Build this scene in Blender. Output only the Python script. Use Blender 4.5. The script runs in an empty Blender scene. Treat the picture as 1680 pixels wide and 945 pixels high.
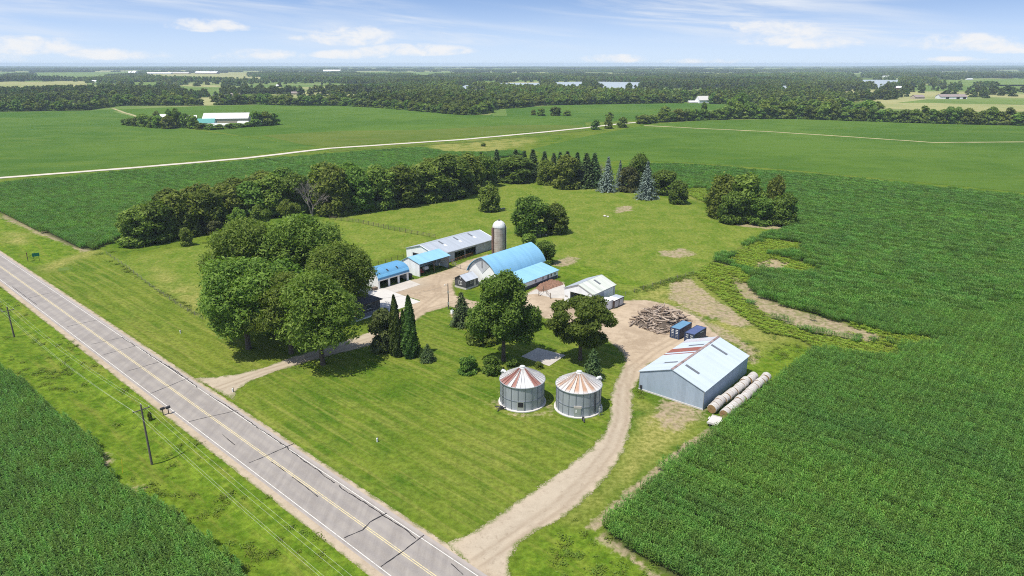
import bpy, math, random
import numpy as np
from mathutils import Vector, Matrix
R = math.radians
random.seed(7)
rng = np.random.default_rng(11)
SC = bpy.context.scene
COL = SC.collection

# ------------------------------------------------------------------ camera
CAMH = 61.0
FPX = 1120.0
PITCH = math.atan((472.5 - 104) / FPX)
cam_d = bpy.data.cameras.new('camera')
cam_d.lens = 24; cam_d.sensor_width = 36; cam_d.clip_end = 40000; cam_d.clip_start = .5
cam = bpy.data.objects.new('camera', cam_d); COL.objects.link(cam)
cam.location = (0, 0, CAMH); cam.rotation_euler = (R(90) - PITCH, 0, 0)
SC.camera = cam

def G(u, v, z=0.0):
    """ground point seen at pixel (u, v) of the 1680 px wide photograph"""
    x = (u - 840) / FPX; y = (v - 472.5) / FPX
    dn = math.sin(PITCH) + y * math.cos(PITCH); fw = math.cos(PITCH) - y * math.sin(PITCH)
    s = (CAMH - z) / dn
    return (x * s, fw * s)
def depth(X, Y, Z=0): return Y * math.cos(PITCH) + (CAMH - Z) * math.sin(PITCH)
def height_at(u, v, vt):
    X, Y = G(u, v); lo, hi = 0, 60.9
    for _ in range(50):
        m = (lo + hi) / 2
        zc = depth(X, Y, m); yc = -Y * math.sin(PITCH) + (CAMH - m) * math.cos(PITCH)
        if 472.5 + FPX * yc / zc > vt: lo = m
        else: hi = m
    return lo
def GP(pts, z=0.0): return [G(u, v, z) for u, v in pts]

# road frame: d = signed distance from the centre line, positive on the house side
RC = Vector((-9.8, 70.0)); RD = Vector((-162.0 + 9.8, 207.3 - 70.0)).normalized(); RN = Vector((RD.y, -RD.x))
if RN.y < 0: RN = -RN
def road_d(X, Y): return (X - RC.x) * RN.x + (Y - RC.y) * RN.y
def gz(X, Y):
    """ground height: a shallow ditch along the field side of the road, level elsewhere"""
    d = (np.asarray(X) - RC.x) * RN.x + (np.asarray(Y) - RC.y) * RN.y
    return -0.75 * np.exp(-((d + 11.5) / 3.2) ** 2) - 0.28 * np.exp(-((d - 11.0) / 3.5) ** 2) * (np.asarray(X) < -60)
def gzf(X, Y): return float(gz(X, Y))

# ------------------------------------------------------------------ object helpers
def tag(o, label=None, cat=None, group=None, kind=None):
    if label: o['label'] = label
    if cat: o['category'] = cat
    if group: o['group'] = group
    if kind: o['kind'] = kind
    return o
def thing(name, label, cat, loc=(0, 0, 0), rz=0.0, group=None):
    o = bpy.data.objects.new(name, None); COL.objects.link(o)
    o.empty_display_size = .3
    o.location = loc; o.rotation_euler = (0, 0, rz)
    return tag(o, label, cat, group)
def link(name, me, parent=None):
    o = bpy.data.objects.new(name, me); COL.objects.link(o)
    if parent: o.parent = parent
    return o
def dup(root, loc, rz, scale=(1, 1, 1), label=None, group=None):
    r = root.copy(); COL.objects.link(r); r.location = loc; r.rotation_euler = (0, 0, rz); r.scale = scale
    if label: r['label'] = label
    if group: r['group'] = group
    for ch in list(root.children):
        c = ch.copy(); COL.objects.link(c); c.parent = r
        for g in list(ch.children):
            d = g.copy(); COL.objects.link(d); d.parent = c
    return r

class MB:
    def __init__(s): s.v = []; s.f = []; s.mi = []; s.cur = 0; s.M = None
    def add(s, vs, fs):
        n = len(s.v)
        if s.M is not None: vs = [tuple(s.M @ Vector(p)) for p in vs]
        s.v += vs; s.f += [tuple(i + n for i in f) for f in fs]; s.mi += [s.cur] * len(fs)
        return s
    def box(s, x0, y0, z0, x1, y1, z1):
        x0, x1 = sorted((x0, x1)); y0, y1 = sorted((y0, y1)); z0, z1 = sorted((z0, z1))
        return s.add([(x0,y0,z0),(x1,y0,z0),(x1,y1,z0),(x0,y1,z0),(x0,y0,z1),(x1,y0,z1),(x1,y1,z1),(x0,y1,z1)],
              [(0,3,2,1),(4,5,6,7),(0,1,5,4),(1,2,6,5),(2,3,7,6),(3,0,4,7)])
    def prism_x(s, poly, x0, x1):      # poly of (y,z), counter-clockwise seen from +x
        n = len(poly)
        return s.add([(x0, y, z) for y, z in poly] + [(x1, y, z) for y, z in poly],
              [tuple(range(n - 1, -1, -1)), tuple(range(n, 2 * n))] + [(i, (i + 1) % n, n + (i + 1) % n, n + i) for i in range(n)])
    def prism_y(s, poly, y0, y1):      # poly of (x,z)
        n = len(poly)
        return s.add([(x, y0, z) for x, z in poly] + [(x, y1, z) for x, z in poly],
              [tuple(range(n)), tuple(range(2 * n - 1, n - 1, -1))] + [((i + 1) % n, i, n + i, n + (i + 1) % n) for i in range(n)])
    def prism_z(s, poly, z0, z1):
        n = len(poly)
        return s.add([(x, y, z0) for x, y in poly] + [(x, y, z1) for x, y in poly],
              [tuple(range(n - 1, -1, -1)), tuple(range(n, 2 * n))] + [(i, (i + 1) % n, n + (i + 1) % n, n + i) for i in range(n)])
    def rings(s, rs, n=24, cap0=True, cap1=True, c=(0, 0)):   # lathe of (r, z)
        vs = []
        for r, z in rs: vs += [(c[0] + r * math.cos(2*math.pi*i/n), c[1] + r * math.sin(2*math.pi*i/n), z) for i in range(n)]
        fs = []
        for k in range(len(rs) - 1): fs += [(k*n+i, k*n+(i+1)%n, (k+1)*n+(i+1)%n, (k+1)*n+i) for i in range(n)]
        if cap0: fs.append(tuple(range(n - 1, -1, -1)))
        if cap1: fs.append(tuple(range((len(rs)-1)*n, len(rs)*n)))
        return s.add(vs, fs)
    def tube(s, pts, r, n=6, cap=True):
        P = [Vector(p) for p in pts]; rr = r if isinstance(r, (list, tuple)) else [r] * len(P)
        vs = []
        for i, p in enumerate(P):
            d = (P[min(i+1, len(P)-1)] - P[max(i-1, 0)]).normalized()
            a = d.orthogonal().normalized() if abs(d.z) > .9 else d.cross(Vector((0, 0, 1))).normalized()
            b = d.cross(a)
            vs += [tuple(p + (a * math.cos(2*math.pi*k/n) + b * math.sin(2*math.pi*k/n)) * rr[i]) for k in range(n)]
        fs = []
        for k in range(len(P) - 1): fs += [(k*n+i, k*n+(i+1)%n, (k+1)*n+(i+1)%n, (k+1)*n+i) for i in range(n)]
        if cap: fs += [tuple(range(n - 1, -1, -1)), tuple(range((len(P)-1)*n, len(P)*n))]
        return s.add(vs, fs)
    def beam(s, p, q, w, h):           # rectangular bar between two points
        p = Vector(p); q = Vector(q); d = (q - p).normalized()
        a = Vector((1, 0, 0)) if abs(d.z) > .95 else d.cross(Vector((0, 0, 1))).normalized()
        b = a.cross(d)
        vs = [tuple(c + a * (sx * w / 2) + b * (sz * h / 2)) for c in (p, q) for sx, sz in ((-1,-1),(1,-1),(1,1),(-1,1))]
        return s.add(vs, [(0,1,2,3),(7,6,5,4),(0,4,5,1),(1,5,6,2),(2,6,7,3),(3,7,4,0)])
    def mesh(s, name, mats, smooth=False):
        me = bpy.data.meshes.new(name); me.from_pydata(s.v, [], s.f)
        for m in (mats if isinstance(mats, (list, tuple)) else [mats]): me.materials.append(m)
        me.polygons.foreach_set('material_index', s.mi)
        import bmesh
        bm = bmesh.new(); bm.from_mesh(me); bmesh.ops.recalc_face_normals(bm, faces=bm.faces); bm.to_mesh(me); bm.free()
        if smooth:
            me.polygons.foreach_set('use_smooth', [True] * len(me.polygons))
            try: me.set_sharp_from_angle(angle=R(38))
            except Exception: pass
        me.update(); return me
    def build(s, name, mats, parent=None, smooth=False, label=None):
        o = link(name, s.mesh(name, mats, smooth), parent)
        if label: o['label'] = label
        return o

def np_mesh(name, V, F, mats, mi=None, smooth=False):
    V = np.ascontiguousarray(V, dtype=np.float32); F = np.ascontiguousarray(F, dtype=np.int32)
    me = bpy.data.meshes.new(name); k = F.shape[1]
    me.vertices.add(len(V)); me.vertices.foreach_set('co', V.ravel())
    me.loops.add(F.size); me.loops.foreach_set('vertex_index', F.ravel())
    me.polygons.add(len(F)); me.polygons.foreach_set('loop_start', np.arange(0, F.size, k, dtype=np.int32))
    me.polygons.foreach_set('loop_total', np.full(len(F), k, dtype=np.int32))
    for m in (mats if isinstance(mats, (list, tuple)) else [mats]): me.materials.append(m)
    if mi is not None: me.polygons.foreach_set('material_index', np.asarray(mi, dtype=np.int32))
    if smooth: me.polygons.foreach_set('use_smooth', np.ones(len(F), dtype=bool))
    me.update(calc_edges=True); return me

# ------------------------------------------------------------------ materials
class NT:
    def __init__(s, name, tree=None):
        if tree is None:
            s.m = bpy.data.materials.new(name); s.m.use_nodes = True; s.t = s.m.node_tree
            s.t.nodes.clear()
        else: s.m = None; s.t = tree
    def n(s, typ, ins=None, **kw):
        nd = s.t.nodes.new(typ)
        for k, v in kw.items(): setattr(nd, k, v)
        for k, v in (ins or {}).items():
            sk = nd.inputs[k]
            if isinstance(v, bpy.types.NodeSocket): s.t.links.new(v, sk)
            else: sk.default_value = v
        return nd
    def math(s, op, a, b=0.0, c=0.0, clamp=False):
        nd = s.n('ShaderNodeMath', {0: a, 1: b, 2: c}, operation=op); nd.use_clamp = clamp; return nd.outputs[0]
    def mix(s, f, a, b, blend='MIX'):
        nd = s.n('ShaderNodeMix', data_type='RGBA', blend_type=blend)
        for sk, v in ((nd.inputs[0], f), (nd.inputs[6], a), (nd.inputs[7], b)):
            if isinstance(v, bpy.types.NodeSocket): s.t.links.new(v, sk)
            else: sk.default_value = v if not isinstance(v, tuple) or len(v) == 4 else (*v, 1)
        return nd.outputs[2]
    def noise(s, vec, scale, detail=4, rough=.55, dist=0.0):
        nd = s.n('ShaderNodeTexNoise', {'Scale': scale, 'Detail': detail, 'Roughness': rough, 'Distortion': dist})
        if vec is not None: s.t.links.new(vec, nd.inputs['Vector'])
        return nd.outputs[0]
    def ss(s, x, lo, hi):
        nd = s.n('ShaderNodeMapRange', {0: x, 1: lo, 2: hi, 3: 0.0, 4: 1.0}, interpolation_type='SMOOTHSTEP'); return nd.outputs[0]
    def attr(s, name): return s.n('ShaderNodeAttribute', attribute_name=name).outputs['Fac']
    def map(s, vec, scale=(1, 1, 1), rot=(0, 0, 0), loc=(0, 0, 0)):
        return s.n('ShaderNodeMapping', {'Vector': vec, 'Scale': scale, 'Rotation': rot, 'Location': loc}).outputs[0]
    def out(s, bsdf, vol=None):
        o = s.n('ShaderNodeOutputMaterial'); s.t.links.new(bsdf, o.inputs[0]); return s.m
    def pbr(s, col, rough=.8, metal=0.0, spec=.3, bump=None, bstr=.3, bdist=.05):
        nd = s.n('ShaderNodeBsdfPrincipled', {'Base Color': col if isinstance(col, bpy.types.NodeSocket) else (*col[:3], 1), 'Roughness': rough, 'Metallic': metal, 'Specular IOR Level': spec})
        if bump is not None:
            b = s.n('ShaderNodeBump', {'Height': bump, 'Strength': bstr, 'Distance': bdist}); s.t.links.new(b.outputs[0], nd.inputs['Normal'])
        return nd.outputs[0]
def objco(t): return t.n('ShaderNodeTexCoord').outputs['Object']
def worldco(t): return t.n('ShaderNodeNewGeometry').outputs['Position']

def plain(name, col, rough=.7, metal=0.0, var=.15, scale=1.5, spec=.3, bump=.15):
    t = NT(name); co = objco(t); n1 = t.noise(co, scale, 5, .65)
    n2 = t.noise(co, scale * 7, 3)
    f = t.math('ADD', t.math('MULTIPLY', t.math('SUBTRACT', n1, .5), 2.2 * var), 1.0)
    f = t.math('ADD', f, t.math('MULTIPLY', t.math('SUBTRACT', n2, .5), var))
    c = t.n('ShaderNodeVectorMath', {0: (*col,), 3: f}, operation='SCALE').outputs[0]
    return t.out(t.pbr(c, rough, metal, spec, n2, bump, .02))

def sheet_metal(name, col, rough=.45, metal=.0, axis='X', pitch=.3, stain=(.35, .3, .26), stain_amt=.3, pan=.06, bump=.5):
    """ribbed sheet metal: ribs along one axis, panel to panel differences, streaks of dirt"""
    t = NT(name); co = objco(t)
    sep = t.n('ShaderNodeSeparateXYZ', {0: co})
    a = sep.outputs[axis]
    rib = t.math('PINGPONG', a, pitch / 2); rib = t.ss(rib, pitch * .32, pitch * .47)
    pid = t.math('FLOOR', t.math('DIVIDE', a, .9))
    wn = t.n('ShaderNodeTexWhiteNoise', {1: pid}, noise_dimensions='1D').outputs[0]
    big = t.noise(co, .35, 4, .6)
    fine = t.noise(t.map(co, (6, 6, .7)), 1.0, 4, .6)
    f = t.math('ADD', 1 - pan, t.math('MULTIPLY', wn, 2 * pan))
    f = t.math('MULTIPLY', f, t.math('ADD', .9, t.math('MULTIPLY', big, .2)))
    c = t.n('ShaderNodeVectorMath', {0: (*col,), 3: f}, operation='SCALE').outputs[0]
    st = t.math('MULTIPLY', t.ss(t.math('ADD', t.math('MULTIPLY', fine, .6), t.math('MULTIPLY', big, .4)), .5, .72), stain_amt)
    c = t.mix(st, c, stain)
    return t.out(t.pbr(c, rough, metal, .4, rib, bump, .04))

def leaf_mat(name, dark, light, trans=.32, hue=.12, gloss=.35, region=None, patchy=False):
    t = NT(name)
    ri = t.n('ShaderNodeNewGeometry').outputs['Random Per Island']
    ro = t.n('ShaderNodeObjectInfo').outputs['Random']
    n = t.noise(objco(t), .55, 3, .6)
    f = t.math('ADD', t.math('MULTIPLY', ri, .55), t.math('MULTIPLY', t.ss(n, .3, .7), .45))
    c = t.mix(f, dark, light)
    hs = t.n('ShaderNodeHueSaturation', {'Hue': t.math('ADD', .5 - hue * .22, t.math('MULTIPLY', ro, hue * .4)), 'Saturation': 1.0,
             'Value': t.math('ADD', .78, t.math('MULTIPLY', ro, .48)), 'Color': c})
    c = hs.outputs[0]
    if patchy:      # better and poorer ground under the crop
        loc = t.n('ShaderNodeObjectInfo').outputs['Location']
        k = t.math('ADD', t.math('MULTIPLY', t.noise(loc, .035, 5, .65, .6), .6), t.math('MULTIPLY', t.noise(loc, .14, 3, .6), .4))
        c = t.mix(1.0, c, t.n('ShaderNodeCombineColor', {0: t.math('ADD', .25, t.math('MULTIPLY', k, 1.45)), 1: t.math('ADD', .50, t.math('MULTIPLY', k, 1.08)), 2: 1.0}).outputs[0], 'MULTIPLY')
    if region:      # stands of different age and kind, hundreds of metres across
        loc = t.n('ShaderNodeObjectInfo').outputs['Location']
        k1 = t.ss(t.noise(loc, .0042, 4, .65, .5), .40, .60); k2 = t.ss(t.noise(loc, .0011, 3, .6), .42, .58)
        c = t.mix(t.math('MULTIPLY', k1, .75), c, t.mix(f, *region)); c = t.mix(1.0, c, t.n('ShaderNodeCombineColor', {i: t.math('ADD', .72, t.math('MULTIPLY', k2, .55)) for i in range(3)}).outputs[0], 'MULTIPLY')
    p = t.n('ShaderNodeBsdfPrincipled', {'Base Color': c, 'Roughness': .58, 'Specular IOR Level': gloss * .45}).outputs[0]
    tr = t.n('ShaderNodeBsdfTranslucent', {'Color': t.mix(1.0, c, (1.08, 1.2, .55), 'MULTIPLY')}).outputs[0]
    ms = t.n('ShaderNodeMixShader', {0: trans, 1: p, 2: tr}).outputs[0]
    return t.out(ms)

M = {}
M['maple'] = leaf_mat('maple_leaf', (.058, .122, .014), (.235, .325, .058), .44, .09)
M['oak'] = leaf_mat('dark_leaf', (.048, .100, .013), (.185, .262, .045), .43, .10)
M['lime'] = leaf_mat('olive_leaf', (.062, .110, .015), (.245, .302, .054), .43, .10)
M['spruce'] = leaf_mat('spruce_needle', (.028, .062, .019), (.092, .142, .046), .16)
M['bluespruce'] = leaf_mat('blue_spruce_needle', (.06, .092, .072), (.23, .29, .25), .08, .03)
M['arbor'] = leaf_mat('arborvitae_spray', (.018, .044, .007), (.080, .130, .022), .15)
M['rusty_leaf'] = leaf_mat('reddish_leaf', (.04, .052, .016), (.125, .135, .040))
M['far_leaf'] = leaf_mat('distant_leaf', (.058, .100, .018), (.130, .185, .032), .3, .2, .2, ((.085, .120, .022), (.19, .225, .045)))
M['corn'] = leaf_mat('corn_leaf', (.030, .100, .011), (.195, .325, .064), .40, .06, .5, None, True)
M['corn_yellow'] = leaf_mat('pale_corn_leaf', (.150, .235, .018), (.290, .375, .050), .42, .05)
M['bean'] = leaf_mat('light_green_leaf', (.060, .115, .014), (.215, .285, .045), .4, .08)
M['weed'] = leaf_mat('weed_leaf', (.085, .140, .014), (.170, .215, .034), .3)
M['bark'] = plain('bark', (.085, .066, .05), .9, var=.4, scale=3, bump=.6)
M['graybark'] = plain('weathered_bark', (.21, .185, .165), .9, var=.4, scale=3, bump=.6)
M['white'] = plain('white_paint', (.74, .74, .73), .55, var=.07, scale=.8)
M['whitemetal'] = sheet_metal('white_ribbed_metal', (.72, .74, .76), .45, 0, 'X', .3, (.42, .40, .36), .35)
M['whitemetal_y'] = sheet_metal('white_ribbed_end_metal', (.72, .74, .76), .45, 0, 'Y', .3, (.42, .40, .36), .35)
M['bluewall'] = sheet_metal('galvanised_blue_gray_wall', (.29, .35, .42), .5, .0, 'Y', .25, (.25, .27, .30), .5, .07)
M['bluewall_x'] = sheet_metal('galvanised_blue_gray_side', (.27, .34, .43), .5, .0, 'X', .25, (.25, .27, .30), .4, .06)
M['shedroof'] = sheet_metal('pale_blue_gray_roof_metal', (.44, .50, .56), .42, .0, 'X', .3, (.36, .38, .40), .35, .035)
M['rustpanel'] = sheet_metal('rusted_roof_metal', (.22, .075, .055), .75, .0, 'X', .3, (.30, .13, .09), .6, .12)
M['grayroof'] = sheet_metal('gray_roof_metal', (.34, .37, .41), .45, .0, 'X', .3, (.24, .25, .27), .5, .06)
M['greenwhite'] = sheet_metal('weathered_greenish_roof_metal', (.47, .49, .43), .5, .0, 'X', .95, (.60, .60, .56), .5, .13)
M['blueroof'] = sheet_metal('sky_blue_roof_metal', (.19, .40, .575), .45, .0, 'X', .3, (.25, .40, .50), .5, .05)
M['blueroof_d'] = sheet_metal('deeper_blue_roof_metal', (.10, .27, .45), .38, .0, 'X', .3, (.10, .26, .46), .3, .04)
M['darkwall'] = sheet_metal('charcoal_siding', (.055, .058, .066), .6, .0, 'Z', .2, (.09, .09, .1), .3, .05)
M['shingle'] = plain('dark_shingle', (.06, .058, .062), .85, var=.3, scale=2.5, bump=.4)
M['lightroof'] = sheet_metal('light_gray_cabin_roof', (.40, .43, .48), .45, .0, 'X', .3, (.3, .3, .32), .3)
M['conc'] = plain('concrete', (.46, .44, .41), .85, var=.14, scale=.9)
M['concdirty'] = plain('stained_concrete', (.40, .37, .33), .9, var=.3, scale=.4)
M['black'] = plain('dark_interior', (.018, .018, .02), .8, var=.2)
M['glass'] = plain('window_glass', (.03, .04, .05), .12, var=.1, spec=.6, bump=0)
M['skylight'] = plain('dirty_skylight', (.12, .13, .14), .4, var=.35, scale=2)
M['wood'] = plain('weathered_timber', (.17, .125, .09), .85, var=.35, scale=2, bump=.4)
M['post'] = plain('fence_timber', (.10, .08, .06), .9, var=.3, scale=2)
M['galv'] = plain('galvanised_steel', (.42, .44, .46), .4, .55, var=.12, scale=2)
M['darkmetal'] = plain('dark_steel', (.05, .05, .055), .5, .4, var=.2)
M['rust'] = plain('rusty_iron', (.24, .10, .055), .85, var=.4, scale=2)
M['tyre'] = plain('tyre_rubber', (.02, .02, .02), .85, var=.2)
M['navy'] = sheet_metal('navy_container_steel', (.024, .042, .095), .45, .0, 'X', .28, (.06, .06, .09), .4, .03, 1.0)
M['navytop'] = sheet_metal('container_roof_blue', (.10, .22, .33), .5, .0, 'X', .28, (.11, .20, .32), .5, .04, .8)
M['navytop2'] = sheet_metal('container_roof_dark_blue', (.065, .09, .20), .5, .0, 'X', .28, (.10, .13, .28), .5, .04, .8)
M['signgreen'] = plain('sign_green', (.01, .16, .09), .5, var=.05)
M['signyellow'] = plain('sign_yellow', (.6, .42, .03), .5, var=.05)
M['rock'] = plain('field_stone', (.46, .43, .39), .9, var=.3, scale=2, bump=.5)
M['debris'] = plain('red_brown_rubble', (.185, .105, .07), .9, var=.9, scale=1.8, bump=.9)
M['teal'] = plain('teal_roof', (.05, .24, .22), .5, var=.1)
M['brownroof'] = plain('brown_roof', (.22, .18, .17), .8, var=.2, scale=.3)
M['redbarn'] = plain('red_barn_wall', (.30, .06, .05), .7, var=.2, scale=.3)
M['farwhite'] = plain('far_white_roof', (.70, .70, .70), .6, var=.08, scale=.1)
M['tan'] = plain('tan_wall', (.42, .36, .28), .8, var=.15, scale=.3)
M['stave'] = None

def bale_mat():
    t = NT('wrapped_bale_side'); co = objco(t); ro = t.n('ShaderNodeObjectInfo').outputs['Random']
    n = t.noise(t.map(co, (1, 8, 1)), 2.2, 5, .7); n2 = t.noise(co, 9, 3)
    c = t.mix(t.ss(n, .30, .66), (.29, .25, .21), (.53, .52, .495))
    c = t.mix(t.math('MULTIPLY', ro, .55), c, (.37, .335, .31))
    return t.out(t.pbr(c, .75, 0, .3, n2, .6, .05))
def bale_end():
    t = NT('hay_bale_face'); co = objco(t); n = t.noise(co, 9, 4, .7)
    r = t.n('ShaderNodeTexWave', {'Vector': co, 'Scale': 3.5, 'Distortion': 3.0}, wave_type='RINGS', rings_direction='X').outputs[1]
    c = t.mix(t.math('MULTIPLY', t.math('ADD', n, r), .5), (.13, .075, .035), (.38, .25, .12))
    return t.out(t.pbr(c, .95, 0, .1, n, .8, .06))
M['bale'] = bale_mat(); M['baleend'] = bale_end()

def stave_mat():
    t = NT('concrete_stave'); co = objco(t)
    sep = t.n('ShaderNodeSeparateXYZ', {0: co})
    th = t.math('MULTIPLY', t.math('ARCTAN2', sep.outputs[1], sep.outputs[0]), 2.3)
    z = sep.outputs[2]
    h = t.ss(t.math('PINGPONG', z, .38), .0, .06)                       # steel hoops
    v = t.ss(t.math('PINGPONG', th, .26), .0, .05)
    w = t.n('ShaderNodeCombineXYZ', {0: t.math('FLOOR', t.math('DIVIDE', th, .52)), 1: t.math('FLOOR', t.math('DIVIDE', z, .76))}).outputs[0]
    wn = t.n('ShaderNodeTexWhiteNoise', {0: w}, noise_dimensions='2D').outputs[0]
    c = t.mix(t.math('MULTIPLY', wn, .8), (.36, .32, .275), (.48, .44, .385))
    c = t.mix(t.ss(t.noise(co, .5, 5), .45, .75), c, (.30, .24, .19))
    c = t.mix(t.math('MULTIPLY', t.math('SUBTRACT', 1.0, t.math('MINIMUM', h, v)), .75), c, (.13, .11, .10))
    return t.out(t.pbr(c, .85, 0, .2))
M['stave'] = stave_mat()

def log_mat():
    t = NT('dead_log_bark'); co = objco(t); ro = t.n('ShaderNodeObjectInfo').outputs['Random']
    n = t.noise(t.map(co, (1, 5, 5)), 1.6, 5, .7)
    a = t.mix(ro, (.17, .12, .085), (.46, .38, .31))
    c = t.mix(t.ss(n, .3, .72), t.mix(.5, a, (.10, .075, .055)), a)
    return t.out(t.pbr(c, .9, 0, .15, n, .6, .05))
M['log'] = log_mat()

def asphalt_mat():
    t = NT('worn_asphalt'); p = worldco(t)
    d = t.attr('dist')        # metres from the centre line
    n = t.noise(p, .22, 5, .6); f = t.noise(p, 5, 4, .7)
    al = t.noise(t.map(p, (.9, .05, 1), (0, 0, -math.atan2(RD.y, RD.x) + R(90))), 1.0, 4, .6)
    c = t.mix(t.ss(t.math('ADD', t.math('MULTIPLY', n, .5), t.math('MULTIPLY', al, .5)), .36, .62), (.200, .178, .157), (.272, .245, .215))
    ad = t.math('ABSOLUTE', d)
    w = t.math('ABSOLUTE', t.math('SUBTRACT', t.math('ABSOLUTE', t.math('SUBTRACT', ad, 1.85)), .85))    # wheel paths worn smoother and paler
    c = t.mix(t.math('MULTIPLY', t.math('SUBTRACT', 1.0, t.ss(w, .1, .6)), .3), c, (.175, .160, .158))
    c = t.mix(t.math('MULTIPLY', t.ss(f, .35, .7), .35), c, (.29, .27, .26))
    sh = t.ss(ad, 3.75, 4.2)
    c = t.mix(t.math('MULTIPLY', sh, .65), c, (.33, .29, .265))
    return t.out(t.pbr(c, .88, 0, .25, f, .25, .02))
def paint_mat(name, col, cover=.3):
    t = NT(name); p = worldco(t); n = t.noise(p, 3, 5, .7)
    c = t.mix(t.ss(n, cover + .28, cover + .5), col, (.30, .28, .26))
    return t.out(t.pbr(c, .8, 0, .25))
def gravel_mat():
    t = NT('gravel_and_dirt'); p = worldco(t)
    n = t.noise(p, .09, 5, .6); n2 = t.noise(p, .55, 5, .65); f = t.noise(p, 4, 4, .7)
    pale = t.attr('pale'); e = t.attr('edge'); tr = t.attr('track')
    c = t.mix(t.ss(t.math('ADD', t.math('MULTIPLY', n, .55), t.math('MULTIPLY', n2, .45)), .38, .62), (.265, .200, .135), (.385, .305, .215))
    c = t.mix(t.math('MULTIPLY', pale, .8), c, t.mix(n2, (.285, .240, .18), (.390, .340, .262)))
    c = t.mix(t.math('MULTIPLY', t.ss(f, .4, .75), .4), c, (.44, .37, .28))
    c = t.mix(t.math('MULTIPLY', t.ss(t.noise(p, .9, 6, .8, .5), .52, .70), .55), c, (.195, .150, .105))
    c = t.mix(t.math('MULTIPLY', tr, t.math('MULTIPLY', t.ss(n2, .25, .6), .62)), c, (.20, .148, .10))
    g = t.ss(t.math('ADD', e, t.math('MULTIPLY', t.math('SUBTRACT', n2, .5), 2.4)), -.1, .7)        # weeds creeping in at the rim
    g2 = t.math('MULTIPLY', t.math('SUBTRACT', 1.0, g), t.ss(f, .35, .55))
    c = t.mix(g2, c, (.105, .135, .03))
    return t.out(t.pbr(c, .95, 0, .1, f, .5, .05))

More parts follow.
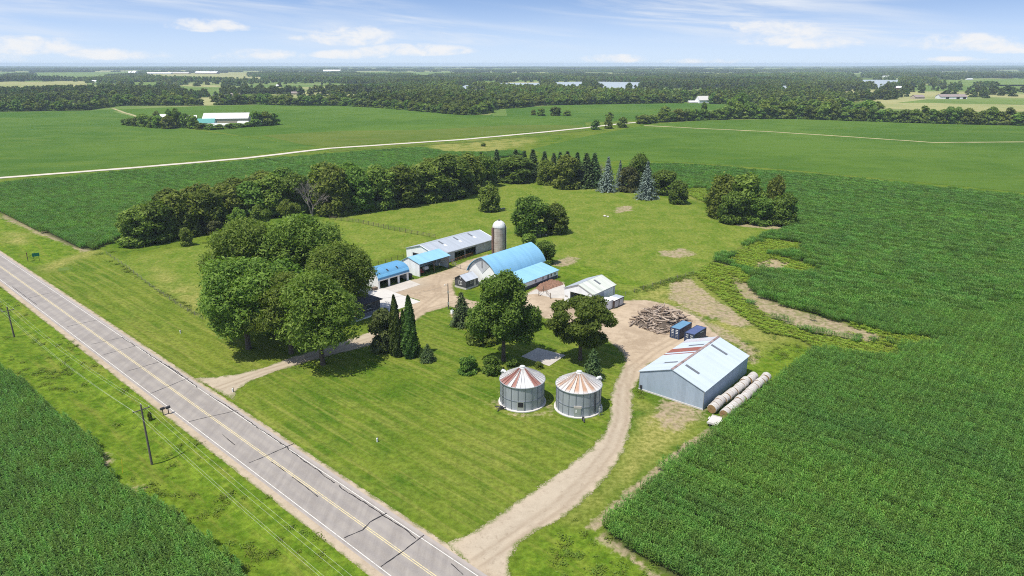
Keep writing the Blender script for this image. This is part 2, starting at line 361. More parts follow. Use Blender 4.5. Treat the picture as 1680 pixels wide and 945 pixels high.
GRASS_ROT = (0, 0, -math.atan2(RD.y, RD.x))
def ground_mat():
    t = NT('ground_cover'); p = worldco(t)
    big = t.noise(p, .018, 4, .6); mid = t.noise(p, .12, 5, .62, .4); fine = t.noise(p, 1.1, 5, .7); blade = t.noise(p, 5.5, 4, .75)
    c = t.mix(t.ss(mid, .34, .66), (.046, .098, .007), (.098, .142, .014))
    c = t.mix(t.math('MULTIPLY', t.ss(big, .40, .62), .5), c, (.124, .148, .021))
    # mown stripes that follow the road
    rp = t.map(p, (1, 1, 1), GRASS_ROT)
    sy = t.n('ShaderNodeSeparateXYZ', {0: rp}).outputs[1]
    sy = t.math('ADD', sy, t.math('MULTIPLY', t.noise(p, .05, 2), 5.0))
    st = t.ss(t.math('PINGPONG', sy, 1.6), .3, 1.3)
    streak = t.noise(t.map(rp, (.035, .9, 1)), 1.0, 4, .6)
    mow = t.attr('mown')
    c = t.mix(t.math('MULTIPLY', t.math('MULTIPLY', st, mow), t.math('MULTIPLY', t.ss(big, .30, .55), .38)), c, (.168, .192, .034))
    c = t.mix(t.math('MULTIPLY', mow, t.math('MULTIPLY', t.ss(streak, .48, .66), .46)), c, (.190, .190, .046))
    c = t.mix(t.math('MULTIPLY', mow, t.math('MULTIPLY', t.ss(t.noise(p, .05, 4, .6, .6), .50, .66), .45)), c, (.066, .112, .009))
    pas = t.attr('pasture')
    pc = t.mix(t.ss(mid, .32, .66), (.086, .138, .014), (.138, .170, .027))
    pc = t.mix(t.math('MULTIPLY', t.ss(t.noise(t.map(p, (.5, .16, 1), (0, 0, .5)), 1.0, 5, .7), .5, .68), .55), pc, (.195, .198, .05))
    pc = t.mix(t.math('MULTIPLY', t.ss(t.noise(p, .3, 5, .7, 1.0), .52, .68), .4), pc, (.060, .115, .011))
    c = t.mix(pas, c, pc)
    lush = t.attr('lush')
    lc = t.mix(t.ss(t.noise(p, .35, 5, .7), .36, .64), (.062, .115, .008), (.118, .172, .016))
    lc = t.mix(t.math('MULTIPLY', t.ss(t.noise(t.map(rp, (.06, .4, 1)), 1.0, 5, .65), .48, .68), .65), lc, (.155, .165, .03))
    c = t.mix(lush, c, lc)
    yel = t.attr('yellow')
    c = t.mix(t.math('MULTIPLY', yel, t.ss(mid, .25, .6)), c, t.mix(t.ss(fine, .3, .7), (.165, .180, .035), (.235, .215, .07)))
    cov = t.math('ADD', .72, t.math('MULTIPLY', t.ss(fine, .3, .7), .56))
    c = t.mix(1.0, c, t.n('ShaderNodeCombineColor', {0: cov, 1: cov, 2: cov}).outputs[0], 'MULTIPLY')
    bl = t.math('ADD', .50, t.math('MULTIPLY', blade, 1.0))
    c = t.mix(1.0, c, t.n('ShaderNodeCombineColor', {0: bl, 1: bl, 2: bl}).outputs[0], 'MULTIPLY')
    dr = t.attr('dirt')
    jag = t.math('ADD', t.math('MULTIPLY', t.math('SUBTRACT', t.noise(p, .16, 6, .75, .8), .5), 2.6), t.math('MULTIPLY', t.math('SUBTRACT', fine, .5), 1.5))
    dm = t.math('MULTIPLY', t.ss(t.math('ADD', dr, t.math('MULTIPLY', jag, .7)), .38, .80), t.ss(dr, .02, .2))
    dc = t.mix(t.ss(fine, .3, .7), (.225, .170, .115), (.34, .265, .185))
    dc = t.mix(t.math('MULTIPLY', t.ss(blade, .55, .75), .5), dc, (.40, .33, .25))
    dm = t.math('MULTIPLY', dm, t.math('ADD', .34, t.math('MULTIPLY', t.ss(t.noise(p, .55, 6, .8, .6), .36, .60), .60)))
    c = t.mix(dm, c, dc)
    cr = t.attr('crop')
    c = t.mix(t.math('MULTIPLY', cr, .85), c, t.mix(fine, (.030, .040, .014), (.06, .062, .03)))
    far = t.attr('far')
    fc = t.mix(t.ss(t.noise(p, .0020, 5, .60, .4), .42, .60), (.095, .150, .032), (.27, .26, .115))
    c = t.mix(far, c, fc)
    h = t.math('ADD', t.math('MULTIPLY', fine, .6), t.math('MULTIPLY', blade, .6))
    return t.out(t.pbr(c, .95, 0, .03, h, .8, .12))

def field_mat(name, a, b, tint=None, rows=R(0), rscale=.55, streak=.4):
    """a field seen from far: crop tone in broad swells, thin rows, a speckle of leaves"""
    t = NT(name); p = worldco(t)
    big = t.noise(p, .006, 5, .6, .5); mid = t.noise(p, .045, 5, .65); f = t.noise(p, .9, 5, .8)
    c = t.mix(t.ss(t.math('ADD', t.math('MULTIPLY', big, .6), t.math('MULTIPLY', mid, .4)), .38, .62), a, b)
    if tint: c = t.mix(t.math('MULTIPLY', t.ss(t.noise(t.map(p, (.012, .045, 1), (0, 0, rows)), 1.0, 5, .6, .8), .52, .68), streak), c, tint)
    rw = t.noise(t.map(p, (.02, rscale, 1), (0, 0, rows)), 1.0, 3, .7)
    c = t.mix(1.0, c, t.n('ShaderNodeCombineColor', {i: t.math('ADD', .72, t.math('MULTIPLY', rw, .56)) for i in range(3)}).outputs[0], 'MULTIPLY')
    k = t.math('ADD', .45, t.math('MULTIPLY', f, 1.1))
    c = t.mix(1.0, c, t.n('ShaderNodeCombineColor', {i: k for i in range(3)}).outputs[0], 'MULTIPLY')
    return t.out(t.pbr(c, .95, 0, .03, f, .9, .6))
def water_mat():
    t = NT('lake_water'); p = worldco(t); n = t.noise(t.map(p, (.02, .05, 1)), 1.0, 4)
    return t.out(t.pbr((.30, .34, .36), .5, 0, .6, n, .3, .4))
def soft_hill():
    t = NT('wooded_ridge'); p = worldco(t)
    c = t.mix(t.ss(t.noise(p, .004, 6, .7), .42, .6), (.025, .05, .018), (.085, .12, .035))
    return t.out(t.pbr(c, .95, 0, .1))
M['asphalt'] = asphalt_mat(); M['whiteline'] = paint_mat('white_road_paint', (.55, .53, .49), .2); M['yellowline'] = paint_mat('yellow_road_paint', (.54, .45, .24), .16)
M['tar'] = plain('tar_sealant', (.022, .02, .021), .6, var=.2)
M['gravel'] = gravel_mat(); M['ground'] = ground_mat(); M['water'] = water_mat(); M['hill'] = soft_hill()

# ------------------------------------------------------------------ polygons
def sdf(poly, X, Y):
    """signed distance to a polygon, positive inside (numpy arrays)"""
    P = np.asarray(poly, float); d2 = np.full(X.shape, 1e18); ins = np.zeros(X.shape, bool)
    for i in range(len(P)):
        ax, ay = P[i]; bx, by = P[(i + 1) % len(P)]
        ex, ey = bx - ax, by - ay
        L = ex * ex + ey * ey + 1e-12
        t = np.clip(((X - ax) * ex + (Y - ay) * ey) / L, 0, 1)
        d2 = np.minimum(d2, (X - ax - t * ex) ** 2 + (Y - ay - t * ey) ** 2)
        if abs(ey) > 1e-12:
            c = ((ay > Y) != (by > Y)) & (X < ex * (Y - ay) / ey + ax)
            ins ^= c
    return np.where(ins, 1, -1) * np.sqrt(d2)
def sstep(x, lo, hi):
    t = np.clip((x - lo) / (hi - lo), 0, 1); return t * t * (3 - 2 * t)
def mask(polys, X, Y, w, z=0.0, px=True, grow=0.0):
    out = np.zeros(X.shape)
    for p in polys:
        q = GP(p, z) if px else p
        qa = np.asarray(q); m = 4 * w + grow
        sel = (X > qa[:, 0].min() - m) & (X < qa[:, 0].max() + m) & (Y > qa[:, 1].min() - m) & (Y < qa[:, 1].max() + m)
        if not sel.any(): continue
        out[sel] = np.maximum(out[sel], sstep(sdf(q, X[sel], Y[sel]) + grow, -w, w))
    return out

# crop fields, traced at the height of the crop where its tops make the edge
CORN_NEAR = GP([(-260, 470), (0, 597), (40, 622), (90, 668), (130, 695), (152, 716)], 1.6) + GP([(170, 742), (170, 768), (182, 783)], .6) + \
            GP([(200, 790), (250, 815), (310, 852), (360, 893), (420, 950), (500, 1040), (300, 1250), (-200, 1300), (-700, 900), (-700, 560)], 1.6)
CORN_RIGHT = GP([(1120, 960), (1085, 940), (1050, 917), (1010, 892), (990, 870), (1012, 838), (1060, 796), (1120, 746), (1180, 706), (1232, 666),
                 (1282, 620), (1312, 592), (1335, 573), (1320, 562), (1300, 554), (1255, 547), (1230, 529), (1208, 510), (1185, 491), (1160, 471),
                 (1140, 452), (1165, 430), (1210, 408), (1260, 386), (1304, 372), (1306, 352), (1215, 352), (1150, 330), (1122, 318), (1098, 300), (1060, 286)]) + \
             GP([(1030, 266), (1120, 268), (1300, 281), (1500, 301), (1680, 319), (1900, 345)], 1.8) + GP([(1950, 500), (1950, 960), (1600, 1100)])
CORN_BACK = GP([(-160, 305), (0, 350), (60, 377), (120, 405), (152, 412), (182, 400), (206, 386), (260, 350), (420, 312), (600, 285), (800, 262), (860, 254)]) + \
            GP([(850, 248), (800, 251), (740, 251), (690, 243), (600, 249), (540, 254), (400, 266), (200, 283), (0, 302), (-160, 316)], .4)
YELLOW_CORN = [[(1135, 452), (1168, 430), (1215, 440), (1225, 462), (1200, 458), (1205, 480), (1262, 522), (1330, 548), (1400, 560), (1445, 562), (1470, 570), (1455, 580),
                (1430, 580), (1340, 566), (1300, 553), (1255, 545), (1228, 527), (1185, 490)],
               [(1215, 408), (1262, 392), (1310, 398), (1312, 408), (1255, 414), (1320, 432), (1340, 440), (1310, 446), (1225, 440), (1200, 425)],
               [(1390, 530), (1450, 545), (1490, 552), (1530, 556), (1500, 562), (1450, 556), (1390, 545)],
               [(1120, 310), (1155, 308), (1162, 325), (1150, 332), (1122, 322)]]
BARE_ARC = [[(1200, 452), (1222, 462), (1240, 480), (1268, 496), (1320, 512), (1390, 532), (1432, 546), (1448, 556), (1425, 560), (1380, 553), (1320, 540),
             (1262, 519), (1228, 498), (1206, 474)], [(1235, 432), (1270, 424), (1295, 432), (1280, 442), (1245, 440)]]

LAWN = [[(330, 640), (60, 460), (150, 410), (200, 425), (335, 520), (420, 560), (620, 545), (690, 515), (740, 500), (1030, 580), (1020, 680), (960, 760), (760, 890), (690, 880)]]
PASTURE = [[(180, 425), (340, 400), (520, 362), (640, 330), (800, 295), (960, 300), (1120, 330), (1215, 368), (1290, 375), (1200, 412), (1130, 450), (1040, 480), (1000, 470),
            (915, 440), (820, 418), (670, 410), (610, 430), (480, 500), (335, 522)]]
LUSH = [[(-300, 380), (-100, 440), (100, 545), (280, 665), (450, 790), (640, 945), (640, 1050), (420, 950), (250, 820), (150, 700), (0, 597), (-300, 470)],
        [(0, 350), (150, 412), (100, 430), (30, 440), (-60, 400), (-60, 350)],
        [(915, 862), (990, 872), (1085, 945), (1110, 980), (830, 980), (850, 905)],
        [(1045, 480), (1140, 450), (1090, 478), (1050, 492)], [(1250, 560), (1330, 572), (1250, 640), (1215, 590)],
        [(905, 430), (990, 440), (1060, 470), (1010, 468), (915, 452)]]
YELLOWISH = [[(690, 240), (760, 232), (860, 226), (880, 232), (810, 250), (740, 252)], [(250, 440), (330, 480), (330, 515), (280, 480)],
             [(10, 380), (50, 385), (40, 400), (5, 398)], [(60, 438), (150, 410), (165, 412), (80, 445)], [(1040, 660), (1150, 690), (1080, 760), (940, 850), (1010, 780), (1035, 720)],
             [(1040, 485), (1085, 462), (1125, 455), (1235, 530), (1290, 555), (1240, 580), (1200, 560), (1120, 505), (1050, 492)]]
DIRT = [[(1100, 462), (1132, 456), (1170, 486), (1234, 530), (1222, 542), (1160, 520), (1095, 492)], [(1030, 490), (1120, 505), (1200, 545), (1235, 575), (1180, 556), (1110, 520), (1040, 505)],
        [(1200, 552), (1246, 574), (1236, 598), (1225, 590)], [(1080, 650), (1160, 672), (1150, 690), (1105, 708), (1070, 700)],
        [(990, 872), (1050, 917), (1110, 965), (1095, 965), (1040, 922), (985, 885)],
        [(905, 432), (930, 420), (950, 424), (945, 434), (915, 440)], [(1005, 340), (1035, 337), (1040, 346), (1012, 350)], [(1080, 412), (1120, 407), (1145, 418), (1115, 424), (1085, 420)],
        [(806, 660), (818, 645), (826, 680), (900, 676), (908, 690), (895, 665), (912, 668), (912, 686), (850, 684)],
        [(165, 742), (178, 755), (178, 778), (195, 790), (240, 800), (220, 806), (180, 786), (162, 765)], [(80, 350), (150, 410), (140, 414), (60, 384), (0, 356), (0, 346), (60, 370)],
        [(735, 515), (745, 508), (752, 517), (742, 522)], [(1195, 365), (1215, 372), (1290, 378), (1320, 372), (1300, 366)]] + BARE_ARC

def open_ground(pts, z=11.0):
    """a clearing as it lies on the ground: its near edge is hidden behind tree tops, so it reaches nearer than it looks"""
    v0 = min(p[1] for p in pts); v1 = max(p[1] for p in pts)
    return [G(u, v, z * min(1, max(0, (v - v0) / max(.5, v1 - v0) - .15) * 1.6)) for u, v in pts]
DIRT_STRIPS = [[(1163, 702), (1184, 706), (1128, 750), (1062, 800), (1006, 850), (975, 874), (958, 866), (1014, 815), (1084, 758), (1130, 722)], [(988, 872), (1050, 919), (1110, 967), (1090, 967), (1036, 922), (980, 884)],
               [(1118, 455), (1134, 460), (1172, 490), (1234, 531), (1222, 535), (1168, 510)]] + BARE_ARC
def inv_line(a, b, n): return list(np.linspace(a, b, n, endpoint=False))
# ------------------------------------------------------------------ ground sheet
def build_ground():
    geo = lambda a, b, n: list(a * (b / a) ** (np.arange(1, n + 1) / n))
    right = inv_line(0, 190, 230) + inv_line(190, 480, 120) + [480] + geo(480, 16000, 60)
    xs = np.array(sorted(set([-v for v in right] + right)))
    ys = np.array(inv_line(-400, 40, 14) + inv_line(40, 300, 330) + inv_line(300, 520, 110) + [520] + geo(520, 16000, 70))
    X, Y = np.meshgrid(xs, ys); nx, ny = len(xs), len(ys)
    Z = gz(X, Y)
    dd = np.maximum(0, np.hypot(X, Y) - 2600)
    V = np.stack([X, Y, Z], -1).reshape(-1, 3)
    i = np.arange(nx * ny).reshape(ny, nx)
    F = np.stack([i[:-1, :-1], i[:-1, 1:], i[1:, 1:], i[1:, :-1]], -1).reshape(-1, 4)
    me = np_mesh('ground', V, F, M['ground'], smooth=True)
    Xf, Yf = X.ravel(), Y.ravel()
    lush = mask(LUSH, Xf, Yf, 2.2)
    d = road_d(Xf, Yf)
    lush = np.maximum(lush, ((d < -5) & (d > -26)) * .9)
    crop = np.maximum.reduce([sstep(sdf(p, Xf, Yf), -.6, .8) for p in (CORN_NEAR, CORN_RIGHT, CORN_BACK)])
    bare = mask(BARE_ARC, Xf, Yf, 1.5)
    dirt = np.maximum(mask(DIRT, Xf, Yf, 3.0) * .95, mask(DIRT_STRIPS, Xf, Yf, 1.1) * 1.05)
    # gravel shoulders feathering into the verge
    dirt = np.maximum(dirt, .3 * sstep(-np.abs(d + 5.0), -1.2, -.2))
    for nm, a in (('mown', mask(LAWN, Xf, Yf, 2.0)), ('pasture', mask(PASTURE, Xf, Yf, 2.0)), ('lush', lush), ('yellow', mask(YELLOWISH + YELLOW_CORN, Xf, Yf, 4.0)),
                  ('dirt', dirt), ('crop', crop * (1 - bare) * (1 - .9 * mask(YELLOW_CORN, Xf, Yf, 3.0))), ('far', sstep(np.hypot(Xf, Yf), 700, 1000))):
        at = me.attributes.new(nm, 'FLOAT', 'POINT'); at.data.foreach_set('value', a.astype(np.float32))
    o = link('ground', me); tag(o, 'rolling green ground of lawn, pasture and field margins', 'ground', kind='structure')
build_ground()

def sheet(name, poly, z, mat, label, cat, cell=0, attrs=None, jitter=0.0):
    """a flat surface laid on the ground; poly in world metres"""
    P = [Vector((x, y, 0)) for x, y in poly]
    import bmesh
    bm = bmesh.new(); rr = random.Random(len(poly) * 7 + int(abs(poly[0][0])))
    vs = []
    for i, p in enumerate(P):
        q = P[(i + 1) % len(P)]; L = (q - p).length
        k = max(1, int(L / cell)) if cell else 1
        for j in range(k):
            w = p.lerp(q, j / k)
            if jitter: w = w + Vector((rr.gauss(0, jitter), rr.gauss(0, jitter), 0))
            vs.append(bm.verts.new((w.x, w.y, z + (gzf(w.x, w.y) if w.y < 400 else 0))))
    f = bm.faces.new(vs); bm.normal_update()
    if f.normal.z < 0: f.normal_flip()
    bmesh.ops.triangulate(bm, faces=[f])
    me = bpy.data.meshes.new(name); bm.to_mesh(me); bm.free(); me.materials.append(mat)
    return tag(link(name, me), label, cat, kind='structure')

# ------------------------------------------------------------------ road
def road_strip(name, d0, d1, s0, s1, z, mat, label, cat, step=2.0, nd=1):
    ss = np.arange(s0, s1 + step, step); V = []; D = []
    for s in ss:
        for k in range(nd + 1):
            d = d0 + (d1 - d0) * k / nd
            p = RC + RD * float(s) + RN * d
            V.append((p.x, p.y, z + max(gzf(p.x, p.y), -.02))); D.append(d)
    n = nd + 1
    F = [(a * n + k, a * n + k + 1, (a + 1) * n + k + 1, (a + 1) * n + k) for a in range(len(ss) - 1) for k in range(nd)]
    F = [f[::-1] for f in F]
    me = np_mesh(name, V, F, mat)
    if name == 'road_shoulder':
        out = d1 if abs(d1) > abs(d0) else d0
        for nm, v in (('edge', np.abs(np.array(D) - out) * 1.3), ('pale', np.full(len(D), .5)), ('track', np.zeros(len(D)))):
            at = me.attributes.new(nm, 'FLOAT', 'POINT'); at.data.foreach_set('value', v.astype(np.float32))
    if name == 'road':
        at = me.attributes.new('dist', 'FLOAT', 'POINT'); at.data.foreach_set('value', np.array(D, np.float32))
    return tag(link(name, me), label, cat, kind='structure')
S0, S1 = -90, 520
road_strip('road', -4.15, 4.5, S0, S1, .03, M['asphalt'], 'two lane gray asphalt county road running diagonally past the farm', 'road', 2.0, 10)
road_strip('road_edge_line', -3.70, -3.58, S0, S1, .036, M['whiteline'], 'white edge line on the field side of the road', 'road marking')
road_strip('road_edge_line', 3.58, 3.70, S0, S1, .036, M['whiteline'], 'white edge line on the farm side of the road', 'road marking')
road_strip('road_centre_line', -.21, -.08, S0, S1, .036, M['yellowline'], 'yellow centre line nearer the field side', 'road marking')
road_strip('road_centre_line', .08, .21, S0, S1, .036, M['yellowline'], 'yellow centre line nearer the farm side', 'road marking')

road_strip('road_shoulder', -5.45, -4.1, S0, S1, .018, M['gravel'], 'narrow tan gravel shoulder on the field side of the road', 'road shoulder', 1.0, 4)
road_strip('road_shoulder', 4.45, 5.25, S0, S1, .018, M['gravel'], 'narrow tan gravel shoulder on the farm side of the road', 'road shoulder', 1.0, 3)
def cracks():
    V = []; F = []; rr = random.Random(5)
    def line(pts, w, wob, step=.5):
        P = [Vector((*G(*p), 0)) for p in pts]; out = []
        for a, b in zip(P, P[1:]):
            k = max(2, int((b - a).length / step))
            for j in range(k): out.append(a.lerp(b, j / k))
        out.append(P[-1]); off = 0; n0 = len(V)
        for i, p in enumerate(out):
            d = (out[min(i+1, len(out)-1)] - out[max(i-1, 0)]).normalized(); nrm = Vector((-d.y, d.x, 0))
            off = off * .8 + rr.gauss(0, wob); q = p + nrm * off; ww = w * rr.uniform(.5, 1.25)
            for s in (-1, 1):
                r = q + nrm * ww / 2 * s; V.append((r.x, r.y, .042))
        for i in range(len(out) - 1): F.append((n0 + 2*i, n0 + 2*i+1, n0 + 2*i+3, n0 + 2*i+2))
    for a, b in (((47,489),(85,480)), ((110,536),(160,525)), ((150,565),(205,553)), ((170,582),(225,567)), ((210,609),(265,593)), ((247,646),(310,620)), ((310,692),(395,672))):
        line([a, b], .15, .02)
    for pts in ([(408,760),(440,747),(482,728)], [(565,883),(595,870),(607,857),(634,842)], [(625,930),(660,906),(695,878)], [(-40,437),(0,431)]): line(pts, .2, .03)
    for pts in ([(200,553),(222,568)], [(230,572),(262,593),(300,618)], [(277,600),(325,636)], [(343,648),(400,685)], [(400,686),(470,733),(500,757),(550,792)], [(556,797),(600,826),(650,858),(682,884)]):
        line(pts, .17, .06)
    for pts in ([(365,713),(385,730)], [(445,758),(468,774)], [(480,783),(522,815)], [(740,925),(760,943)], [(20,470),(60,500)]): line(pts, .13, .015)
    me = np_mesh('road_crack_sealant', V, F, M['tar'])
    tag(link('road_crack_sealant', me), 'black tar lines sealing the cracks across the gray road', 'road marking', kind='structure')
cracks()

# ------------------------------------------------------------------ gravel yard, drives, pads
YARD = [(318, 620), (345, 619), (380, 616), (430, 604), (480, 586), (540, 567), (590, 551), (630, 535), (650, 516), (672, 500), (690, 493), (664, 486), (636, 480), (628, 474), (672, 460), (690, 456),
        (738, 441), (765, 428), (800, 417), (816, 424), (792, 440), (778, 446), (762, 452), (748, 458), (743, 470), (748, 484), (770, 492), (800, 498), (850, 490), (876, 474), (905, 466),
        (925, 462), (930, 495), (975, 508), (1010, 506), (1022, 493), (1060, 492), (1100, 500), (1140, 518), (1165, 536), (1180, 552), (1140, 568), (1100, 580), (1062, 600),
        (1049, 622), (1037, 642), (1037, 690), (1024, 737), (1000, 777), (952, 827), (912, 856), (880, 872), (852, 888), (836, 914), (832, 960), (800, 960), (735, 892),
        (760, 882), (782, 869), (822, 843), (872, 808), (922, 773), (962, 743), (987, 718), (1001, 690), (1003, 652), (1010, 625), (1022, 605), (1026, 588), (1015, 572), (985, 552),
        (940, 535), (905, 524), (868, 517), (800, 515), (770, 508), (736, 503), (700, 513), (682, 525), (655, 545), (625, 562), (580, 574), (540, 584), (500, 595), (450, 610), (405, 628),
        (386, 642), (384, 656)]
PALE = [[(300, 610), (600, 540), (640, 555), (500, 600), (400, 640), (390, 670)], [(735, 900), (830, 960), (850, 890), (960, 820), (1035, 720), (1040, 600), (1000, 600), (980, 720), (820, 840)], [(690, 456), (636, 470), (640, 482), (700, 468)]]
TRACKS = [[(1012, 640), (1018, 640), (1014, 690), (1004, 735), (980, 770), (930, 820), (850, 868), (845, 864), (925, 814), (975, 764), (1000, 730), (1009, 690)],
          [(640, 480), (700, 462), (760, 445), (765, 450), (705, 470), (650, 490)], [(880, 480), (990, 520), (1060, 545), (1055, 552), (985, 528), (875, 490)]]
def wheel_tracks(center, off=.82, w=.55):
    P = [Vector(G(*p)) for p in center]; out = []
    for sgn in (-1, 1):
        L = []; Rr = []
        for i, p in enumerate(P):
            d = (P[min(i+1, len(P)-1)] - P[max(i-1, 0)]).normalized(); n = Vector((-d.y, d.x))
            L.append(tuple(p + n * (sgn * off + w / 2))); Rr.append(tuple(p + n * (sgn * off - w / 2)))
        out.append(L + Rr[::-1])
    return out
RUTS = sum((wheel_tracks(c) for c in ([(782, 925), (850, 876), (912, 834), (962, 786), (1003, 735), (1020, 690), (1022, 645), (1036, 605), (1075, 575), (1130, 545)], [(350, 640), (430, 611), (500, 591), (560, 572), (620, 553), (668, 522), (720, 485), (790, 452)],
        [(1022, 640), (1020, 600), (990, 562), (950, 540), (890, 512), (800, 506), (745, 495), (690, 512)], [(905, 512), (960, 505), (925, 485)], [(700, 490), (655, 478), (640, 470)], [(720, 485), (715, 465), (722, 450)])), [])
def build_yard():
    poly = GP(YARD); a = np.asarray(poly); cell = .6
    xs = np.arange(a[:, 0].min() - 2, a[:, 0].max() + 2, cell); ys = np.arange(a[:, 1].min() - 2, a[:, 1].max() + 2, cell)
    X, Y = np.meshgrid(xs, ys); D = sdf(poly, X.ravel(), Y.ravel()).reshape(X.shape)
    rd = road_d(X, Y)
    idx = np.arange(X.size).reshape(X.shape)
    quad = np.stack([idx[:-1, :-1], idx[:-1, 1:], idx[1:, 1:], idx[1:, :-1]], -1).reshape(-1, 4)
    keep = (D.ravel()[quad].max(1) > -.7) & (rd.ravel()[quad].min(1) > 4.1)
    quad = quad[keep]; used = np.unique(quad); remap = np.zeros(X.size, int); remap[used] = np.arange(len(used))
    Xu, Yu = X.ravel()[used], Y.ravel()[used]
    me = np_mesh('gravel_drive', np.stack([Xu, Yu, gz(Xu, Yu) + .024], -1), remap[quad], None or M['gravel'])
    for nm, v in (('edge', D.ravel()[used]), ('pale', mask(PALE, Xu, Yu, 3.0)), ('track', np.maximum(.5 * mask(TRACKS, Xu, Yu, .8), mask(RUTS, Xu, Yu, .35, px=False)))):
        at = me.attributes.new(nm, 'FLOAT', 'POINT'); at.data.foreach_set('value', v.astype(np.float32))
    tag(link('gravel_drive', me), 'tan gravel drive and farmyard looping round the central lawn', 'drive', kind='structure')
build_yard()
# the ragged rim of the gravel: the sheet thins out to nothing where weeds have taken over
def fray(m):
    t = NT('', m.node_tree); out = [n for n in m.node_tree.nodes if n.type == 'OUTPUT_MATERIAL'][0]
    sh = out.inputs[0].links[0].from_socket; p = worldco(t)
    e = t.math('ADD', t.attr('edge'), t.math('ADD', t.math('MULTIPLY', t.math('SUBTRACT', t.noise(p, .45, 6, .75), .5), 3.0), t.math('MULTIPLY', t.math('SUBTRACT', t.noise(p, 3.5, 3, .7), .5), .9)))
    a = t.math('GREATER_THAN', e, -.05)
    t.t.links.new(t.n('ShaderNodeMixShader', {0: a, 1: t.n('ShaderNodeBsdfTransparent').outputs[0], 2: sh}).outputs[0], out.inputs[0])
fray(M['gravel'])

sheet('concrete_pad', GP([(585, 474), (628, 473), (690, 495), (640, 512), (600, 498)]), .05, M['conc'], 'pale concrete pad between the dark house and the garage', 'pavement')
sheet('garage_apron', GP([(622, 474.5), (672, 459.5), (690, 467), (640, 483)]), .046, M['concdirty'], 'tan concrete apron in front of the three bay garage', 'pavement')
sheet('concrete_slab', GP([(855, 585), (882, 571), (928, 583), (901, 601)]), .06, M['concdirty'], 'weathered concrete slab in the grass behind the grain bins', 'pavement')
sheet('barnyard_slab', GP([(862, 484), (888, 471), (915, 462), (927, 468), (925, 490), (905, 489), (880, 482)]), .04, M['concdirty'], 'worn pale concrete yard between the blue barn and the white shop', 'pavement')
sheet('concrete_step', GP([(776, 519), (794, 518), (797, 526), (779, 528)]), .05, M['conc'], 'small white concrete pad behind the yard spruce', 'pavement')

# ------------------------------------------------------------------ far fields, lakes, gravel road
FIELD_A = field_mat('soybean_field', (.046, .104, .013), (.078, .138, .020), (.112, .155, .026), R(20), .5)
FIELD_B = field_mat('bright_soybean_field', (.050, .106, .012), (.078, .138, .019), (.108, .155, .024), R(-12), .5, .35)
FIELD_C = field_mat('pale_hay_field', (.21, .23, .085), (.29, .27, .12), (.20, .20, .09), R(5), .2)
FIELD_D = field_mat('distant_green_field', (.095, .150, .032), (.14, .190, .045), None, 0, .1)
FIELD_E = field_mat('olive_field', (.074, .116, .016), (.100, .134, .023), (.13, .14, .035), R(25), .4)
ROADGRAVEL = plain('pale_road_gravel', (.46, .42, .35), .95, var=.2, scale=.05)
TRACK = plain('field_track_soil', (.30, .27, .13), .95, var=.3, scale=.05)
def band(pts, w):
    """a strip along a line of ground pixels; w = width in metres"""
    P = [Vector(G(*p)) for p in pts]; L = []; Rr = []
    for i, p in enumerate(P):
        d = (P[min(i+1, len(P)-1)] - P[max(i-1, 0)]).normalized(); n = Vector((-d.y, d.x)) * w / 2
        L.append(tuple(p + n)); Rr.append(tuple(p - n))
    return L + Rr[::-1]
sheet('field', GP([(-300, 205), (0, 184), (140, 182), (200, 179), (185, 183), (300, 210), (420, 228), (520, 240), (390, 258), (0, 290), (-300, 322)]), .05, FIELD_A, 'deep green crop field left of the far gravel road', 'field')
sheet('field', GP([(185, 180), (330, 174), (420, 172), (560, 172), (640, 177), (700, 183), (770, 188), (850, 191), (960, 201), (962, 209), (800, 222), (545, 240), (500, 238), (380, 220), (280, 205)]), .06, FIELD_B, 'bright green swelling crop field beyond the distant farmstead', 'field')
sheet('field', GP([(430, 222), (560, 215), (700, 213), (840, 205), (955, 206), (960, 210), (800, 222), (545, 241), (500, 238)]), .10, FIELD_E, 'olive green strip of field along the far gravel road', 'field')
sheet('field', GP([(870, 245), (960, 224), (1056, 206), (1150, 198), (1300, 195), (1480, 200), (1680, 205), (2000, 214), (2000, 355), (1680, 316), (1500, 298), (1300, 279), (1120, 266), (1030, 263), (940, 268)]), .05, FIELD_B, 'broad smooth bright green field at the upper right', 'field')
sheet('field', GP([(800, 190), (830, 178), (905, 173), (1000, 170), (1090, 168), (1140, 168), (1200, 171), (1210, 178), (1100, 184), (1050, 198), (960, 201), (850, 191)]), .10, FIELD_A, 'flat green field in front of the white barn among the trees', 'field')
sheet('field', GP([(1435, 173), (1520, 163), (1680, 163), (1900, 164), (1900, 172), (1680, 172), (1500, 169)]), .10, FIELD_D, 'gray green field before the brown roofed shed', 'field')
sheet('field', GP([(1420, 176), (1440, 169), (1520, 169), (1680, 173), (1900, 174), (1900, 186), (1680, 183), (1560, 184)]), .14, FIELD_C, 'pale yellow hay field behind the hedgerow', 'field')
sheet('far_road', band([(-200, 310), (0, 292), (200, 277), (400, 260), (540, 243.5), (640, 237), (760, 229), (880, 218), (960, 210), (1010, 204), (1055, 200)], 6.5), .16, ROADGRAVEL, 'pale gravel road crossing the fields in the distance', 'road', 12, None, .25)
sheet('field_track', band([(232, 193), (205, 185), (185, 178)], 4), .15, TRACK, 'faint tan track along the field edge', 'track', 10, None, .4)
sheet('field_track', band([(1056, 206), (1150, 211), (1260, 216), (1400, 225), (1530, 234), (1680, 233)], 5), .13, TRACK, 'pale grassy strip across the bright field', 'track', 10, None, .5)
sheet('grass_margin', band([(540, 248), (640, 241), (760, 234), (880, 222), (960, 214)], 8), .12, FIELD_E, 'yellowish grass margin beside the gravel road', 'grass', 8, None, .8)
